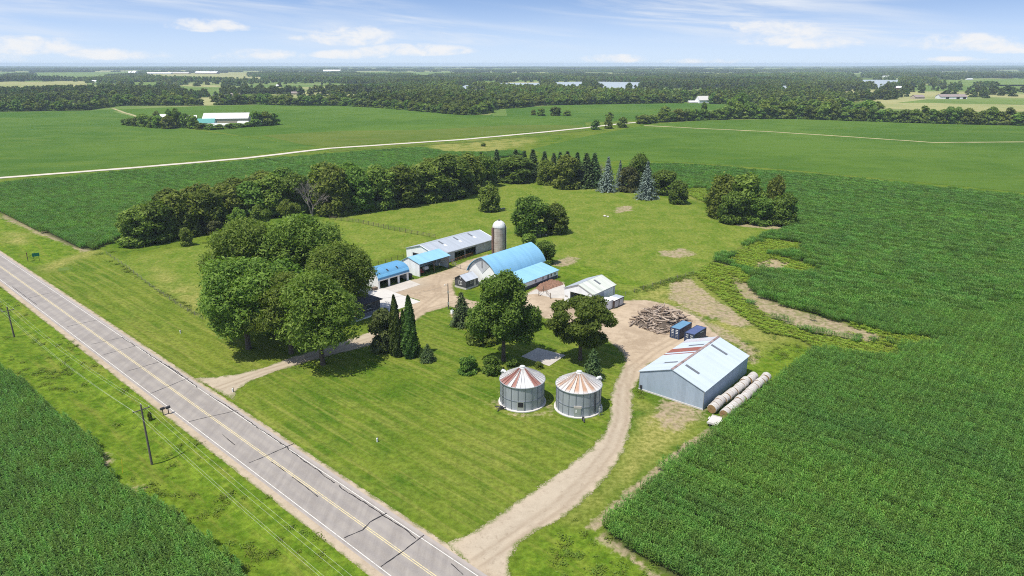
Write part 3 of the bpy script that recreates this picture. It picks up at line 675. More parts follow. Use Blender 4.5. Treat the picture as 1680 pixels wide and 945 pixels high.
FAR_FIELDS = [([(0, 134), (142, 134), (142, 143), (100, 144), (25, 144), (0, 146)], FIELD_C), ([(40, 119), (215, 118), (250, 122), (80, 127), (45, 127)], FIELD_D), ([(225, 121), (420, 119), (430, 127), (370, 130), (290, 126), (230, 125)], FIELD_C),
              ([(282, 141), (368, 143), (366, 151), (300, 149)], FIELD_D), ([(215, 135), (258, 135), (258, 138), (215, 138)], FIELD_D), ([(575, 118), (745, 118), (745, 121), (575, 121)], FIELD_D),
              ([(670, 122), (720, 123), (720, 125), (670, 125)], FIELD_C), ([(755, 149), (800, 149), (810, 153), (760, 153)], FIELD_E), ([(806, 164), (826, 164), (832, 178), (808, 178)], FIELD_D),
              ([(1037, 123), (1070, 123), (1070, 125), (1037, 125)], FIELD_D), ([(1380, 122), (1432, 122), (1434, 128), (1390, 129)], FIELD_E), ([(1535, 131), (1680, 129), (1760, 129), (1760, 136), (1600, 136), (1540, 134)], FIELD_D),
              ([(1380, 168), (1430, 164), (1445, 168), (1430, 176), (1400, 178)], FIELD_E), ([(395, 154), (470, 156), (470, 161), (400, 162)], FIELD_E), ([(1620, 139), (1760, 139), (1760, 143), (1640, 143)], FIELD_D),
              ([(60, 118), (0, 118), (-60, 119), (-60, 122), (0, 122), (50, 121)], FIELD_D), ([(720, 112.5), (900, 112.5), (900, 113.4), (720, 113.4)], FIELD_D), ([(1150, 113), (1290, 113), (1290, 114), (1150, 114)], FIELD_D)]
FF_LAB = ['pale field among the far woods at the left edge', 'long far field beneath the left skyline', 'pale yellow field round the far white sheds', 'green clearing in the left woods', 'small green clearing in front of far roofs',
          'thin green field near the skyline left of the lake', 'tiny pale clearing left of the lake', 'grassy clearing below the lake', 'green gap between two woods', 'thin green clearing right of the lake',
          'olive field by the right lake', 'green field at the far right', 'lawn round the white house in the trees', 'olive clearing round the houses in the woods', 'narrow green field at far right', 'field at the left skyline',
          'thin field under the centre skyline', 'thin field under the right skyline']
for (p, m), lb in zip(FAR_FIELDS, FF_LAB): sheet('field', open_ground(p, 9), .2, m, lb, 'field')
LAKES = [([(742, 140), (760, 138), (800, 136.5), (845, 136), (893, 136), (893, 141), (846, 140.5), (800, 139.5), (750, 142)], 'left reach of the long pale lake'),
         ([(902, 135), (962, 134), (958, 139), (920, 140), (905, 138)], 'middle reach of the long pale lake'), ([(975, 134), (1056, 135), (1050, 138.5), (1000, 141), (978, 138)], 'right reach of the long pale lake'),
         ([(1403, 137), (1412, 131), (1478, 131), (1476, 136.5), (1430, 137)], 'small lake before the town at right'), ([(1278, 141), (1296, 140), (1296, 147), (1280, 147)], 'sliver of water among trees left of the small lake')]
for p, lb in LAKES: sheet('lake', open_ground(p, 12), .3, M['water'], lb, 'lake')

def ridge():
    rr = np.random.default_rng(3); xs = np.linspace(-11000, 13000, 300); V = []; F = []
    rows = [(10200, 0), (10900, .6), (11700, 1.0), (12600, .9), (13500, 0)]
    u = xs / 11700 * FPX + 840
    h = 9 + 4 * np.sin(xs / 900) + 3 * np.sin(xs / 340 + 1) + 22 * sstep(u, 1350, 1620) * (.85 + .15 * np.sin(xs / 500)) + 6 * sstep(-u, -500, 0) + rr.normal(0, .8, len(xs))
    for (y, k) in rows: V += [(x, y, max(-.5, k * hh) if k else -2) for x, hh in zip(xs, h)]
    n = len(xs)
    for r in range(len(rows) - 1): F += [(r*n+i, r*n+i+1, (r+1)*n+i+1, (r+1)*n+i) for i in range(n - 1)]
    tag(link('hills', np_mesh('hills', V, F, M['hill'], smooth=True)), 'low blue green ridge along the skyline', 'hills', kind='structure')
ridge()

# ------------------------------------------------------------------ foliage
def cards(C, N, size, asp, g, bend=.25):
    """pointed leaf clumps: one bent rhombus for each centre, facing N"""
    n = len(C); N = N / (np.linalg.norm(N, axis=1, keepdims=True) + 1e-9)
    A = g.normal(size=(n, 3)); T = np.cross(N, A); T /= (np.linalg.norm(T, axis=1, keepdims=True) + 1e-9); B = np.cross(N, T)
    s = size[:, None]; w = s * asp
    V = np.stack([C - T * s, C + B * w - N * s * bend * .3, C + T * s - N * s * bend, C - B * w - N * s * bend * .3], 1).reshape(-1, 3)
    return V, np.arange(4 * n).reshape(n, 4)
def dirs(n, g):
    d = g.normal(size=(n, 3)); return d / np.linalg.norm(d, axis=1, keepdims=True)

def lobes_round(g, R, H, base, nl):
    L = []
    zc = H * (base + 1) / 2; hz = H * (1 - base) / 2
    for i in range(nl):
        d = dirs(1, g)[0]
        if d[2] < -.55: d[2] = -d[2]
        k = g.uniform(.5, .80); r = R * g.uniform(.24, .40)
        L.append((d[0] * R * k, d[1] * R * k, zc + d[2] * hz * k, r))
    L.append((0, 0, H - R * .32, R * .34)); L.append((0, 0, zc, R * .5))
    if base <= .0:
        for i in range(9): L.append((R * .62 * math.cos(i * .698), R * .62 * math.sin(i * .698), H * g.uniform(.06, .2), R * g.uniform(.26, .36)))
    return np.array(L)
def lobes_layered(g, R, H, base, nl):
    L = []
    for i in range(nl):
        t = g.uniform(0, 1); z = H * (base + (1 - base) * (.12 + .76 * t)); rr = R * (.88 if t > .35 else .55) * math.sqrt(max(.05, 1 - max(0, (t - .62) / .42) ** 2))
        a = g.uniform(0, 6.283); k = g.uniform(.45, .95)
        L.append((rr * k * math.cos(a), rr * k * math.sin(a), z, R * g.uniform(.17, .28)))
    L.append((0, 0, H * .85, R * .3))
    return np.array(L)
def lobes_twin(g, R, H, base, nl):
    L = []      # a high dome over two lower shoulders, with gaps between them
    for cx, cy, cz, rx, rz, k in ((.10, 0, .76, .62, .20, 16), (-.62, -.1, .38, .36, .17, 10), (.62, .1, .45, .30, .15, 8), (.05, -.5, .42, .34, .18, 8), (-.2, -.2, .28, .3, .10, 5), (0, .5, .52, .36, .16, 6), (-.35, .2, .60, .3, .12, 4)):
        for i in range(k):
            d = dirs(1, g)[0] * g.uniform(.45, .95); L.append((R * (cx + rx * d[0]), R * (cy + rx * d[1]), H * (cz + rz * d[2]), R * g.uniform(.16, .27)))
    return np.array(L)
def crown_from_lobes(L, nc, cs, g, flat=.8, up=.35, asp=.5, inner=.72):
    w = L[:, 3] ** 2; cnt = np.maximum(8, (nc * w / w.sum()).astype(int)); Cs = []; Ns = []
    for (x, y, z, r), k in zip(L, cnt):
        d = dirs(k, g); rad = r * (1 - .40 * g.random(k) ** 2.0) * (1 + .14 * g.normal(size=k))
        p = np.array([x, y, z]) + d * rad[:, None] * np.array([1, 1, flat])
        Cs.append(p); Ns.append(d + dirs(k, g) * 1.0 + np.array([0, 0, up]))
    C = np.concatenate(Cs); N = np.concatenate(Ns)
    keep = np.ones(len(C), bool)
    for (x, y, z, r) in L:
        q = (C - np.array([x, y, z])) / np.array([1, 1, flat]); keep &= np.linalg.norm(q, axis=1) > r * inner * g.uniform(.6, 1, len(C))
    C, N = C[keep], N[keep]
    return cards(C, N, cs * g.uniform(.6, 1.35, len(C)), asp, g)
def trunk_mb(g, H, r0, L=None, limbs=6, top=.7, lean=.03, start=.22):
    mb = MB(); px = [g.normal() * lean * H * t for t in (0, .3, .6, 1)]; py = [g.normal() * lean * H * t for t in (0, .3, .6, 1)]
    mb.tube([(0, 0, -.3), (0, 0, .25), (px[1], py[1], H * top * .4), (px[2], py[2], H * top * .7), (px[3], py[3], H * top)], [r0 * 1.45, r0 * 1.05, r0 * .8, r0 * .5, r0 * .15], 8)
    if L is not None:
        for j in g.choice(len(L), min(limbs, len(L)), replace=False):
            x, y, z, r = L[j]; z0 = H * g.uniform(start, .45); m = (x * .45, y * .45, z0 + (z - z0) * .5)
            mb.tube([(0, 0, z0), m, (x, y, z)], [r0 * .5, r0 * .32, r0 * .1], 6)
    return mb
PROTO = {}
def add_proto(key, name, cat, crown, crown_mats, trunk, tmat, R_, H_, crown_name='crown', trunk_name='trunk'):
    PROTO[key] = dict(name=name, cat=cat, crown=np_mesh(name + '_' + crown_name, crown[0], crown[1], crown_mats), cn=crown_name,
                      trunk=(trunk.mesh(name + '_trunk', tmat, True) if trunk else None), tn=trunk_name, R=R_, H=H_)
def plant(key, X, Y, h, r, label, group=None, rz=None, z=None, name=None, mat=None):
    P = PROTO[key]
    o = thing(name or P['name'], label, P['cat'], (X, Y, gzf(X, Y) if z is None else z), random.uniform(0, 6.28) if rz is None else rz, group)
    o.scale = (r / P['R'], r / P['R'], h / P['H'])
    link(P['cn'], P['crown'], o)
    if P['trunk']: link(P['tn'], P['trunk'], o)
    return o
def plant_px(key, u, vb, vt, w, label, group=None, **kw):
    X, Y = G(u, vb); h = height_at(u, vb, vt); r = w / 2 / FPX * depth(X, Y, h / 2)
    return plant(key, X, Y, h, r, label, group, **kw)

def decid(key, name, cat, seed, R_, H_, base, nl, nc, cs, mat, layered=False, limbs=7, trunk_r=None, flat=.8, inner=.72, asp=.5):
    g = np.random.default_rng(seed); L = (lobes_twin if layered == 'twin' else lobes_layered if layered else lobes_round)(g, R_, H_, base, nl)
    c = crown_from_lobes(L, nc, cs, g, flat, inner=inner, asp=asp)
    V = c[0]; ex = np.percentile(np.hypot(V[:, 0], V[:, 1]), 98.5); zt = np.percentile(V[:, 2], 99.6)
    V[:, :2] *= R_ / ex; V[:, 2] *= H_ / zt
    add_proto(key, name, cat, c, M[mat], trunk_mb(g, H_, trunk_r or R_ * .06, L, limbs), M['bark'], R_, H_)
for i in range(3): decid(f'maple{i}', 'maple_tree', 'tree', 20 + i, 6.5, 16, .07, 40, 38000, .30, 'maple', inner=.68, flat=.95, asp=.36)
decid('openmaple', 'maple_tree', 'tree', 27, 6.5, 16, .10, 36, 19000, .30, 'maple', inner=.55, flat=.9, asp=.36, limbs=14)
decid('twin', 'broadleaf_tree', 'tree', 31, 6.5, 19, .12, 34, 34000, .31, 'oak', layered='twin', flat=1.0, inner=.66, asp=.42)
decid('spread', 'broadleaf_tree', 'tree', 33, 7, 13.5, .2, 46, 28000, .30, 'oak', layered=True, flat=.6, limbs=14, trunk_r=.45)
for i in range(4): decid(f'wind{i}', 'deciduous_tree', 'tree', 40 + i, 5, 13, -.04, 30, 9500, .48, 'oak' if i % 2 else 'lime', limbs=4, flat=1.0)
for i in range(3): decid(f'bush{i}', 'round_shrub', 'shrub', 50 + i, 2, 3, .0, 14, 3800, .24, ('oak', 'lime', 'oak')[i], limbs=2, trunk_r=.1)
decid('lighttree', 'round_tree', 'tree', 58, 4, 9, .06, 18, 6000, .42, 'bean', limbs=3)
decid('redbush', 'leafy_shrub', 'shrub', 56, 3, 7, .0, 16, 5200, .34, 'rusty_leaf', limbs=3)
for i in range(4): decid(f'far{i}', 'hedgerow_tree', 'tree', 60 + i, 5, 12, -.10, 15, 1500, .95, ('lime', 'oak', 'maple', 'lime')[i], limbs=2)
for i in range(4): decid(f'forest{i}', 'forest_tree', 'tree', 70 + i, 5.5, 14, -.08, 9, 420, 1.7, 'far_leaf', limbs=0, inner=.6)

def conifer(key, name, seed, R_, H_, mat, levels, per, cs, droop=.35, nseg=5, power=.9):
    g = np.random.default_rng(seed); Cs = []; Ns = []; Ss = []
    for l in range(levels):
        t = l / (levels - 1); z = H_ * (.04 + .95 * t); rad = R_ * (1 - t) ** power * g.uniform(.86, 1.1) + .12
        k = max(5, int(per * (1 - .72 * t))); a0 = g.uniform(0, 6.28)
        for b in range(k):
            a = a0 + 6.283 * b / k + g.normal() * .18; rr = rad * g.uniform(.78, 1.12)
            for s in range(nseg):
                f = (s + 1) / nseg * g.uniform(.9, 1.05); p = (rr * f * math.cos(a), rr * f * math.sin(a), z - droop * rr * f * f + .12 * rr * max(0, f - .75))
                for q in range(2):
                    Cs.append(np.array(p) + g.normal(size=3) * cs * .42); Ns.append(np.array([math.cos(a) * .55, math.sin(a) * .55, .9]) + g.normal(size=3) * .4); Ss.append(cs * (1.1 - .35 * t) * g.uniform(.7, 1.25))
    c = cards(np.array(Cs), np.array(Ns), np.array(Ss), .42, g, .35)
    mb = MB(); mb.tube([(0, 0, -.3), (0, 0, H_ * .5), (0, 0, H_ * .97)], [R_ * .075, R_ * .05, .03], 7)
    add_proto(key, name, 'tree', c, M[mat], mb, M['bark'], R_, H_)
conifer('spruce0', 'spruce_tree', 80, 3.6, 14, 'spruce', 30, 20, .50)
conifer('spruce1', 'spruce_tree', 81, 3.2, 14, 'spruce', 28, 19, .52)
conifer('blue0', 'blue_spruce', 82, 5.2, 16.5, 'bluespruce', 28, 18, .50, .25)
conifer('yard0', 'spruce_tree', 83, 2.6, 7, 'spruce', 24, 22, .33, .22, 5, .7)
def arbor(key, seed, R_, H_):
    g = np.random.default_rng(seed); n = 6500
    t = g.random(n) ** 1.15; a = g.uniform(0, 6.283, n); lob = 1 + .16 * np.sin(a * 3 + t * 9) + .1 * np.sin(a * 7 - t * 21)
    r = R_ * np.minimum(1, (1 - t) ** .62 * 1.12) * (.75 + .25 * np.sin(np.minimum(1, t * 5) * 1.57)) * lob * (1 - .35 * g.random(n) ** 2)
    C = np.stack([r * np.cos(a), r * np.sin(a), t * H_ * .985 + .12], 1); N = np.stack([np.cos(a), np.sin(a), .25 + 0 * a], 1) + g.normal(size=(n, 3)) * .45
    c = cards(C, N, .27 * g.uniform(.6, 1.3, n), .5, g)
    mb = MB(); mb.tube([(0, 0, -.2), (0, 0, H_ * .5)], [.22, .08], 7)
    add_proto(key, 'arborvitae', 'tree', c, M['arbor'], mb, M['bark'], R_, H_)
arbor('arbor0', 90, 1.6, 12); arbor('arbor1', 91, 1.6, 12)
def dead_tree(key, seed, R_, H_):
    g = np.random.default_rng(seed); twig = MB()
    def grow(p, d, L, r, lv):
        q = p + d * L; mid = p + d * L * .5 + Vector(g.normal(size=3)) * L * .05
        twig.tube([tuple(p), tuple(mid), tuple(q)], [r, r * .8, r * .55], 5 if lv < 2 else 3, False)
        if lv >= 4: return
        for k in range(3 if lv < 3 else 4):
            nd = (d + Vector(g.normal(size=3)) * .42 + Vector((0, 0, .12))).normalized()
            grow(p + (q - p) * g.uniform(.6, 1), nd, L * g.uniform(.55, .78), r * .55, lv + 1)
    for k in range(4): grow(Vector((g.normal() * .2, g.normal() * .2, 1.2)), Vector((g.normal() * .32, g.normal() * .32, 1)).normalized(), H_ * .33, .17, 0)
    tr = MB(); tr.tube([(0, 0, -.3), (0, 0, 1.4)], [.42, .3], 8)
    me = twig.mesh('dead_tree_branches', M['graybark'])
    PROTO[key] = dict(name='dead_tree', cat='tree', crown=me, cn='branches', trunk=tr.mesh('dead_tree_trunk', M['graybark']), tn='trunk', R=R_, H=H_)
dead_tree('dead', 95, 4, 13)

# ------------------------------------------------------------------ scatters (crops, weeds and the far woods: nobody could count them)
def scatter(name, protos, P, rot, scl, idx, label, cat):
    me = bpy.data.meshes.new(name); me.vertices.add(len(P)); me.vertices.foreach_set('co', np.asarray(P, np.float32).ravel())
    for nm, typ, v in (('rot', 'FLOAT', rot), ('scl', 'FLOAT_VECTOR', scl), ('pick', 'INT', idx)):
        at = me.attributes.new(nm, typ, 'POINT')
        at.data.foreach_set('vector' if typ == 'FLOAT_VECTOR' else 'value', np.asarray(v, np.int32 if typ == 'INT' else np.float32).ravel())
    o = link(name, me); ng = bpy.data.node_groups.new(name, 'GeometryNodeTree')
    ng.interface.new_socket('Geometry', in_out='INPUT', socket_type='NodeSocketGeometry'); ng.interface.new_socket('Geometry', in_out='OUTPUT', socket_type='NodeSocketGeometry')
    N = ng.nodes; L = ng.links; gi = N.new('NodeGroupInput'); go = N.new('NodeGroupOutput')
    join = N.new('GeometryNodeJoinGeometry')
    for p in protos:
        oi = N.new('GeometryNodeObjectInfo'); oi.inputs['Object'].default_value = p; oi.inputs['As Instance'].default_value = True
        L.new(oi.outputs['Geometry'], join.inputs[0])
    ip = N.new('GeometryNodeInstanceOnPoints'); ip.inputs['Pick Instance'].default_value = True
    def na(nm, typ):
        a = N.new('GeometryNodeInputNamedAttribute'); a.data_type = typ; a.inputs[0].default_value = nm; return a.outputs[0]
    cx = N.new('ShaderNodeCombineXYZ'); L.new(na('rot', 'FLOAT'), cx.inputs[2])
    er = N.new('FunctionNodeEulerToRotation'); L.new(cx.outputs[0], er.inputs[0])
    L.new(gi.outputs[0], ip.inputs['Points']); L.new(join.outputs[0], ip.inputs['Instance'])
    L.new(na('pick', 'INT'), ip.inputs['Instance Index']); L.new(er.outputs[0], ip.inputs['Rotation']); L.new(na('scl', 'FLOAT_VECTOR'), ip.inputs['Scale'])
    L.new(ip.outputs[0], go.inputs[0])
    md = o.modifiers.new('instances', 'NODES'); md.node_group = ng
    return tag(o, label, cat, kind='stuff')
def proto_obj(name, me): return bpy.data.objects.new(name, me)

def corn_leaves(g, base, nleaf, H, llen, seg, w):
    """arching leaves up a stalk: arrays of verts and quads"""
    V = []; F = []
    for i in range(nleaf):
        t = (i + .5) / nleaf; z0 = H * (.22 + .68 * t); a = (i % 2) * math.pi + g.normal() * .55 + base[2]
        Ln = llen * (1.15 - .55 * abs(t - .45) * 1.6) * g.uniform(.8, 1.15); el = g.uniform(.75, 1.15) if t < .75 else g.uniform(1.0, 1.35)
        p = np.array([base[0], base[1], z0]); ww = w * g.uniform(.8, 1.2); n0 = len(V); side = np.array([-math.sin(a), math.cos(a), g.normal() * .25])
        for s in range(seg + 1):
            f = s / seg; hw = ww / 2 * (.7 + .6 * f if f < .5 else 1.0 * (1 - f) / .5 + .06)
            V.append(p - side * hw); V.append(p + side * hw)
            e = el - 2.0 * f ** 1.2; st = Ln / seg; p = p + np.array([math.cos(a) * math.cos(e), math.sin(a) * math.cos(e), math.sin(e)]) * st
        F += [(n0 + 2*s, n0 + 2*s + 1, n0 + 2*s + 3, n0 + 2*s + 2) for s in range(seg)]
    return V, F
def corn_segment(seed, length, rows, spacing, nleaf, seg, w, mat, H=2.15, step=.19, llen=.66):
    g = np.random.default_rng(seed); V = []; F = []
    for r in range(rows):
        x = -length / 2
        while x < length / 2:
            h = H * g.uniform(.86, 1.08); v, f = corn_leaves(g, (x + g.normal() * .03, (r - (rows - 1) / 2) * spacing + g.normal() * .035, g.uniform(0, 6.28) if g.random() < .4 else 1.57 + g.normal() * .5), nleaf, h, llen, seg, w)
            n = len(V); V += v; F += [tuple(i + n for i in q) for q in f]; x += step * g.uniform(.85, 1.15)
    return proto_obj('corn_row', np_mesh('corn_row', np.array(V), np.array(F), mat))
near_p = [corn_segment(200 + i, 1.52, 1, .76, 9, 3, .105, M['corn']) for i in range(8)]
mid_p = [corn_segment(220 + i, 2.28, 3, .76, 7, 2, .15, M['corn'], step=.26, llen=.74) for i in range(8)]
yel_p = [corn_segment(240 + i, 1.52, 1, .76, 6, 2, .14, M['corn_yellow'], H=1.5, step=.24, llen=.7) for i in range(5)]
ROWA = math.atan2(RD.y, RD.x)
def row_points(poly, along, across, dmin, dmax, margin=0.0, frame=True, ang=ROWA):
    a = np.asarray(poly); c = a.mean(0); ca, sa = math.cos(ang), math.sin(ang)
    q = (a - c) @ np.array([[ca, -sa], [sa, ca]])
    U, W = np.meshgrid(np.arange(q[:, 0].min(), q[:, 0].max(), along), np.arange(q[:, 1].min(), q[:, 1].max(), across))
    U = U + rng.uniform(-.1, .1, U.shape) * along
    X = c[0] + U * ca - W * sa; Y = c[1] + U * sa + W * ca
    X, Y = X.ravel(), Y.ravel()
    dep = depth(X, Y); k = (dep > dmin) & (dep <= dmax)
    if frame:      # what the photograph could plausibly see, a step to the side included
        k &= (np.abs(X) < dep * .80 + 14) & (Y > 25)
    X, Y = X[k], Y[k]
    k = sdf(poly, X, Y) > margin + rng.normal(0, .18, len(X))
    return X[k], Y[k]
def crop_scatter(name, protos, X, Y, label, ang=ROWA, sc=(.9, 1.1), hmap=None):
    n = len(X); s = rng.uniform(*sc, n)
    big = .07 * np.sin(X * .06 + 1) * np.sin(Y * .05) + .05 * np.sin(X * .21) * np.cos(Y * .17)
    row = np.round((-X * math.sin(ang) + Y * math.cos(ang)) / .76).astype(int); rowh = np.random.default_rng(77).normal(0, 1, 4000)[row % 4000]      # each planted row a little taller or shorter
    S = np.stack([np.ones(n), np.ones(n), s + big + .075 * rowh], 1)
    if hmap is not None: S[:, 2] *= hmap
    scatter(name, protos, np.stack([X, Y, gz(X, Y)], 1), ang + math.pi * rng.integers(0, 2, n) + rng.normal(0, .02, n), S, rng.integers(0, len(protos), n), label, 'corn')
def yellow_mask(X, Y): return mask(YELLOW_CORN, X, Y, 2.0, z=.6, grow=1.6), mask(BARE_ARC, X, Y, 1.2, z=.3)
def plant_corn():
    X, Y = row_points(CORN_NEAR, 1.52, .76, 0, 1000)
    # a few gaps where rows failed
    gap = (np.abs(X - np.interp(Y, [40, 130], [-64, -118])) < .9) & (rng.random(len(X)) < .35)
    crop_scatter('corn_crop', near_p, X[~gap], Y[~gap], 'dark green corn in the near field at lower left')
    for (d0, d1, al, ac, pr, lab) in ((0, 175, 1.52, .76, near_p, 'dark green corn in the near part of the right field'), (175, 1000, 2.28, 2.28, mid_p, 'dark green corn in the far part of the right field')):
        X, Y = row_points(CORN_RIGHT, al, ac, d0, d1, .1)
        ym, bm_ = yellow_mask(X, Y)
        patch = .5 + .5 * np.sin(X * .11 + 2 * np.sin(Y * .07)) * np.sin(Y * .09 + X * .03)
        thin = np.clip(ym * (1.05 + .3 * patch) - .12, 0, 1.0)
        keep = rng.random(len(X)) > np.maximum(thin, bm_ * .985)
        hm = 1 - .35 * ym[keep]
        crop_scatter('corn_crop', pr, X[keep], Y[keep], lab, hmap=hm)
    poly = CORN_RIGHT
    Xs, Ys = [], []
    for yp in YELLOW_CORN:
        x, y = row_points(GP(yp, .6), 1.52, .76, 0, 1000, -2.5)
        Xs.append(x); Ys.append(y)
    X, Y = np.concatenate(Xs), np.concatenate(Ys)
    k = sdf(poly, X, Y) > 0; X, Y = X[k], Y[k]; ym, bm_ = yellow_mask(X, Y)
    k = (rng.random(len(X)) < .92 * ym) & (rng.random(len(X)) > bm_ * .93)
    crop_scatter('pale_corn_crop', yel_p, X[k], Y[k], 'stunted yellowing corn round the bare arc in the right field', sc=(.25, .55))
    X, Y = row_points(CORN_BACK, 2.28, 2.28, 0, 1000)
    crop_scatter('corn_crop', mid_p, X, Y, 'green corn in the field behind the windbreak', sc=(.75, .95))
plant_corn()

def weeds():
    g = np.random.default_rng(300); pr = []
    for i in range(4):
        n = 46; C = np.stack([g.normal(0, .28, n), g.normal(0, .28, n), g.uniform(.05, .42, n)], 1); N = g.normal(size=(n, 3)) + np.array([0, 0, .8])
        V, F = cards(C, N, .13 * g.uniform(.6, 1.4, n), .35, g); pr.append(proto_obj('weed_tuft', np_mesh('weed_tuft', V, F, M['weed'])))
    s = rng.uniform(-60, 330, 26000); d = -rng.uniform(5.2, 27, 26000)
    X = RC.x + RD.x * s + RN.x * d; Y = RC.y + RD.y * s + RN.y * d
    den = .5 + .5 * np.sin(X * .13 + np.sin(Y * .21) * 2) * np.sin(Y * .17 - X * .05)
    k = (sdf(CORN_NEAR, X, Y) < -.3) & (rng.random(len(X)) < den ** 3 * .16) & (depth(X, Y) < 260)
    X, Y = X[k], Y[k]; n = len(X)
    # rank growth along field margins and fence lines too
    def margin(poly, m, spread):
        P = np.asarray(poly); out = []
        for a, b in zip(P, np.roll(P, -1, 0)):
            L = np.hypot(*(b - a)); t = rng.random(int(L * m))[:, None]; out.append(a + (b - a) * t + rng.normal(0, spread, (len(t), 2)))
        return np.concatenate(out)
    e = np.concatenate([margin(GP(p), m, w) for p, m, w in (([(1045, 478), (1140, 450)], 2.5, 1.0), ([(1220, 580), (1335, 572)], 1.5, 3), ([(905, 900), (985, 884)], 1.2, 1.6), ([(905, 925), (1080, 950)], 1, 2),
                        ([(182, 428), (335, 522)], .5, .4), ([(915, 470), (1005, 480)], 2, .6), ([(150, 418), (340, 398)], .4, .8), ([(1052, 650), (1049, 625)], 1.2, .25))])
    X = np.concatenate([X, e[:, 0]]); Y = np.concatenate([Y, e[:, 1]])
    k = (sdf(GP(YARD), X, Y) < -.2) & (np.abs(road_d(X, Y)) > 5.2); X, Y = X[k], Y[k]; n = len(X); sc = rng.uniform(.5, 1.5, n)
    scatter('weeds', pr, np.stack([X, Y, gz(X, Y)], 1), rng.uniform(0, 6.28, n), np.stack([sc * 1.3, sc * 1.3, sc * .6], 1), rng.integers(0, 4, n), 'rank green weeds in the roadside ditch and along field margins', 'weeds')
weeds()

FIELD_POLYS = [open_ground(p, 9) for p, m in FAR_FIELDS] + [open_ground(p, 12) for p, l in LAKES]
def woods():
    fo = [proto_obj('forest_tree', PROTO[f'forest{i}']['crown']) for i in range(4)]
    edge = np.array([(-400, 180), (0, 182), (140, 180), (200, 172), (330, 172), (420, 170), (480, 172), (560, 172), (640, 177), (740, 187), (770, 189), (800, 186), (815, 178), (850, 176), (880, 172), (980, 170), (1100, 168), (1140, 168),
                     (1215, 172), (1290, 186), (1340, 188), (1400, 178), (1430, 166), (1500, 162), (1560, 162), (1680, 162), (2200, 163)], float)
    def clear(X, Y, m):
        k = np.ones(len(X), bool)
        for p in FIELD_POLYS:
            a = np.asarray(p); s = (X > a[:, 0].min() - 60) & (X < a[:, 0].max() + 60) & (Y > a[:, 1].min() - 60) & (Y < a[:, 1].max() + 60)
            if s.any():
                kk = np.where(s)[0]; k[kk[sdf(p, X[kk], Y[kk]) > m]] = False
        return k
    def pix(X, Y):
        zc = depth(X, Y); return 840 + FPX * X / zc, 472.5 + FPX * (-Y * math.sin(PITCH) + CAMH * math.cos(PITCH)) / zc
    # near woods, tree by tree
    n = 95000; Y = rng.uniform(560, 2700, n); X = rng.uniform(-1, 1, n) * (Y * .80 + 60)
    k = rng.random(n) < (Y * .8 + 60) / 2220; X, Y = X[k], Y[k]
    u, v = pix(X, Y); k = v < np.interp(u, edge[:, 0], edge[:, 1]) - .6; X, Y = X[k], Y[k]
    open_ = .5 + .5 * np.sin(X * .006 + 2 * np.sin(Y * .0021)) * np.sin(Y * .0045 + X * .0016)
    u, v = pix(X, Y); side = (u < 545 + 40 * np.sin(Y * .004)) | (u > 1290 + 50 * np.sin(Y * .005))
    gap = side & (Y > 1280) & (np.sin((Y - 1280) * .0040 + 1.4 * np.sin(X * .0019)) > -.15)
    k = clear(X, Y, 3) & ~(gap & (rng.random(len(X)) > .04)) & (rng.random(len(X)) < np.where(open_ > .58, .04, .85)); X, Y = X[k], Y[k]; n = len(X)
    h = rng.uniform(.7, 1.35, n) * (1 + .15 * np.sin(X * .013) * np.sin(Y * .01)); w = h * rng.uniform(.95, 1.5, n)
    scatter('woodland', fo, np.stack([X, Y, np.zeros(n)], 1), rng.uniform(0, 6.28, n), np.stack([w, w, h * .95], 1), rng.integers(0, 4, n), 'broad green woodland covering the middle distance', 'woodland')
    print('near woods', n)
    # far woods: groves
    gs = []
    for i in range(4):
        g = np.random.default_rng(400 + i); Vs = []; Fs = []; o = 0
        for j in range(26):
            c = PROTO[f'forest{g.integers(0, 4)}']['crown']; nv = len(c.vertices); co = np.empty(nv * 3, np.float32); c.vertices.foreach_get('co', co); co = co.reshape(-1, 4, 3)
            co = co[g.choice(len(co), 70)]; ctr = co.mean(1, keepdims=True); co = ctr + (co - ctr) * 2.0; s = g.uniform(.6, 1.1)
            co = co * s + np.array([g.uniform(-30, 30), g.uniform(-30, 30), 0]); Vs.append(co.reshape(-1, 3)); m = len(co); Fs.append(np.arange(4 * m).reshape(m, 4) + o); o += 4 * m
        gs.append(proto_obj('grove', np_mesh('grove', np.concatenate(Vs), np.concatenate(Fs), M['far_leaf'])))
    n = 60000; Y = 2600 * (10200 / 2600) ** rng.random(n); X = rng.uniform(-1, 1, n) * (Y * .80 + 60)
    k = clear(X, Y, 10); X, Y = X[k], Y[k]
    open_ = np.sin(11.5 * np.log(Y / 2600) + 1.7 * np.sin(X * .0006 + 1) + .5 * np.sin(X * .0024)) + .5 * np.sin(X * .0011 + Y * .0004)
    k = (open_ < -.38) | (rng.random(len(X)) < .02); X, Y = X[k], Y[k]; n = len(X); s = rng.uniform(.8, 1.2, n)
    scatter('far_woodland', gs, np.stack([X, Y, np.zeros(n)], 1), rng.uniform(0, 6.28, n), np.stack([s * 1.1, s * 1.1, s * rng.uniform(.65, 1.0, n)], 1), rng.integers(0, 4, n), 'hazy blue green woods reaching to the skyline', 'woodland')
    print('far woods', n)
woods()

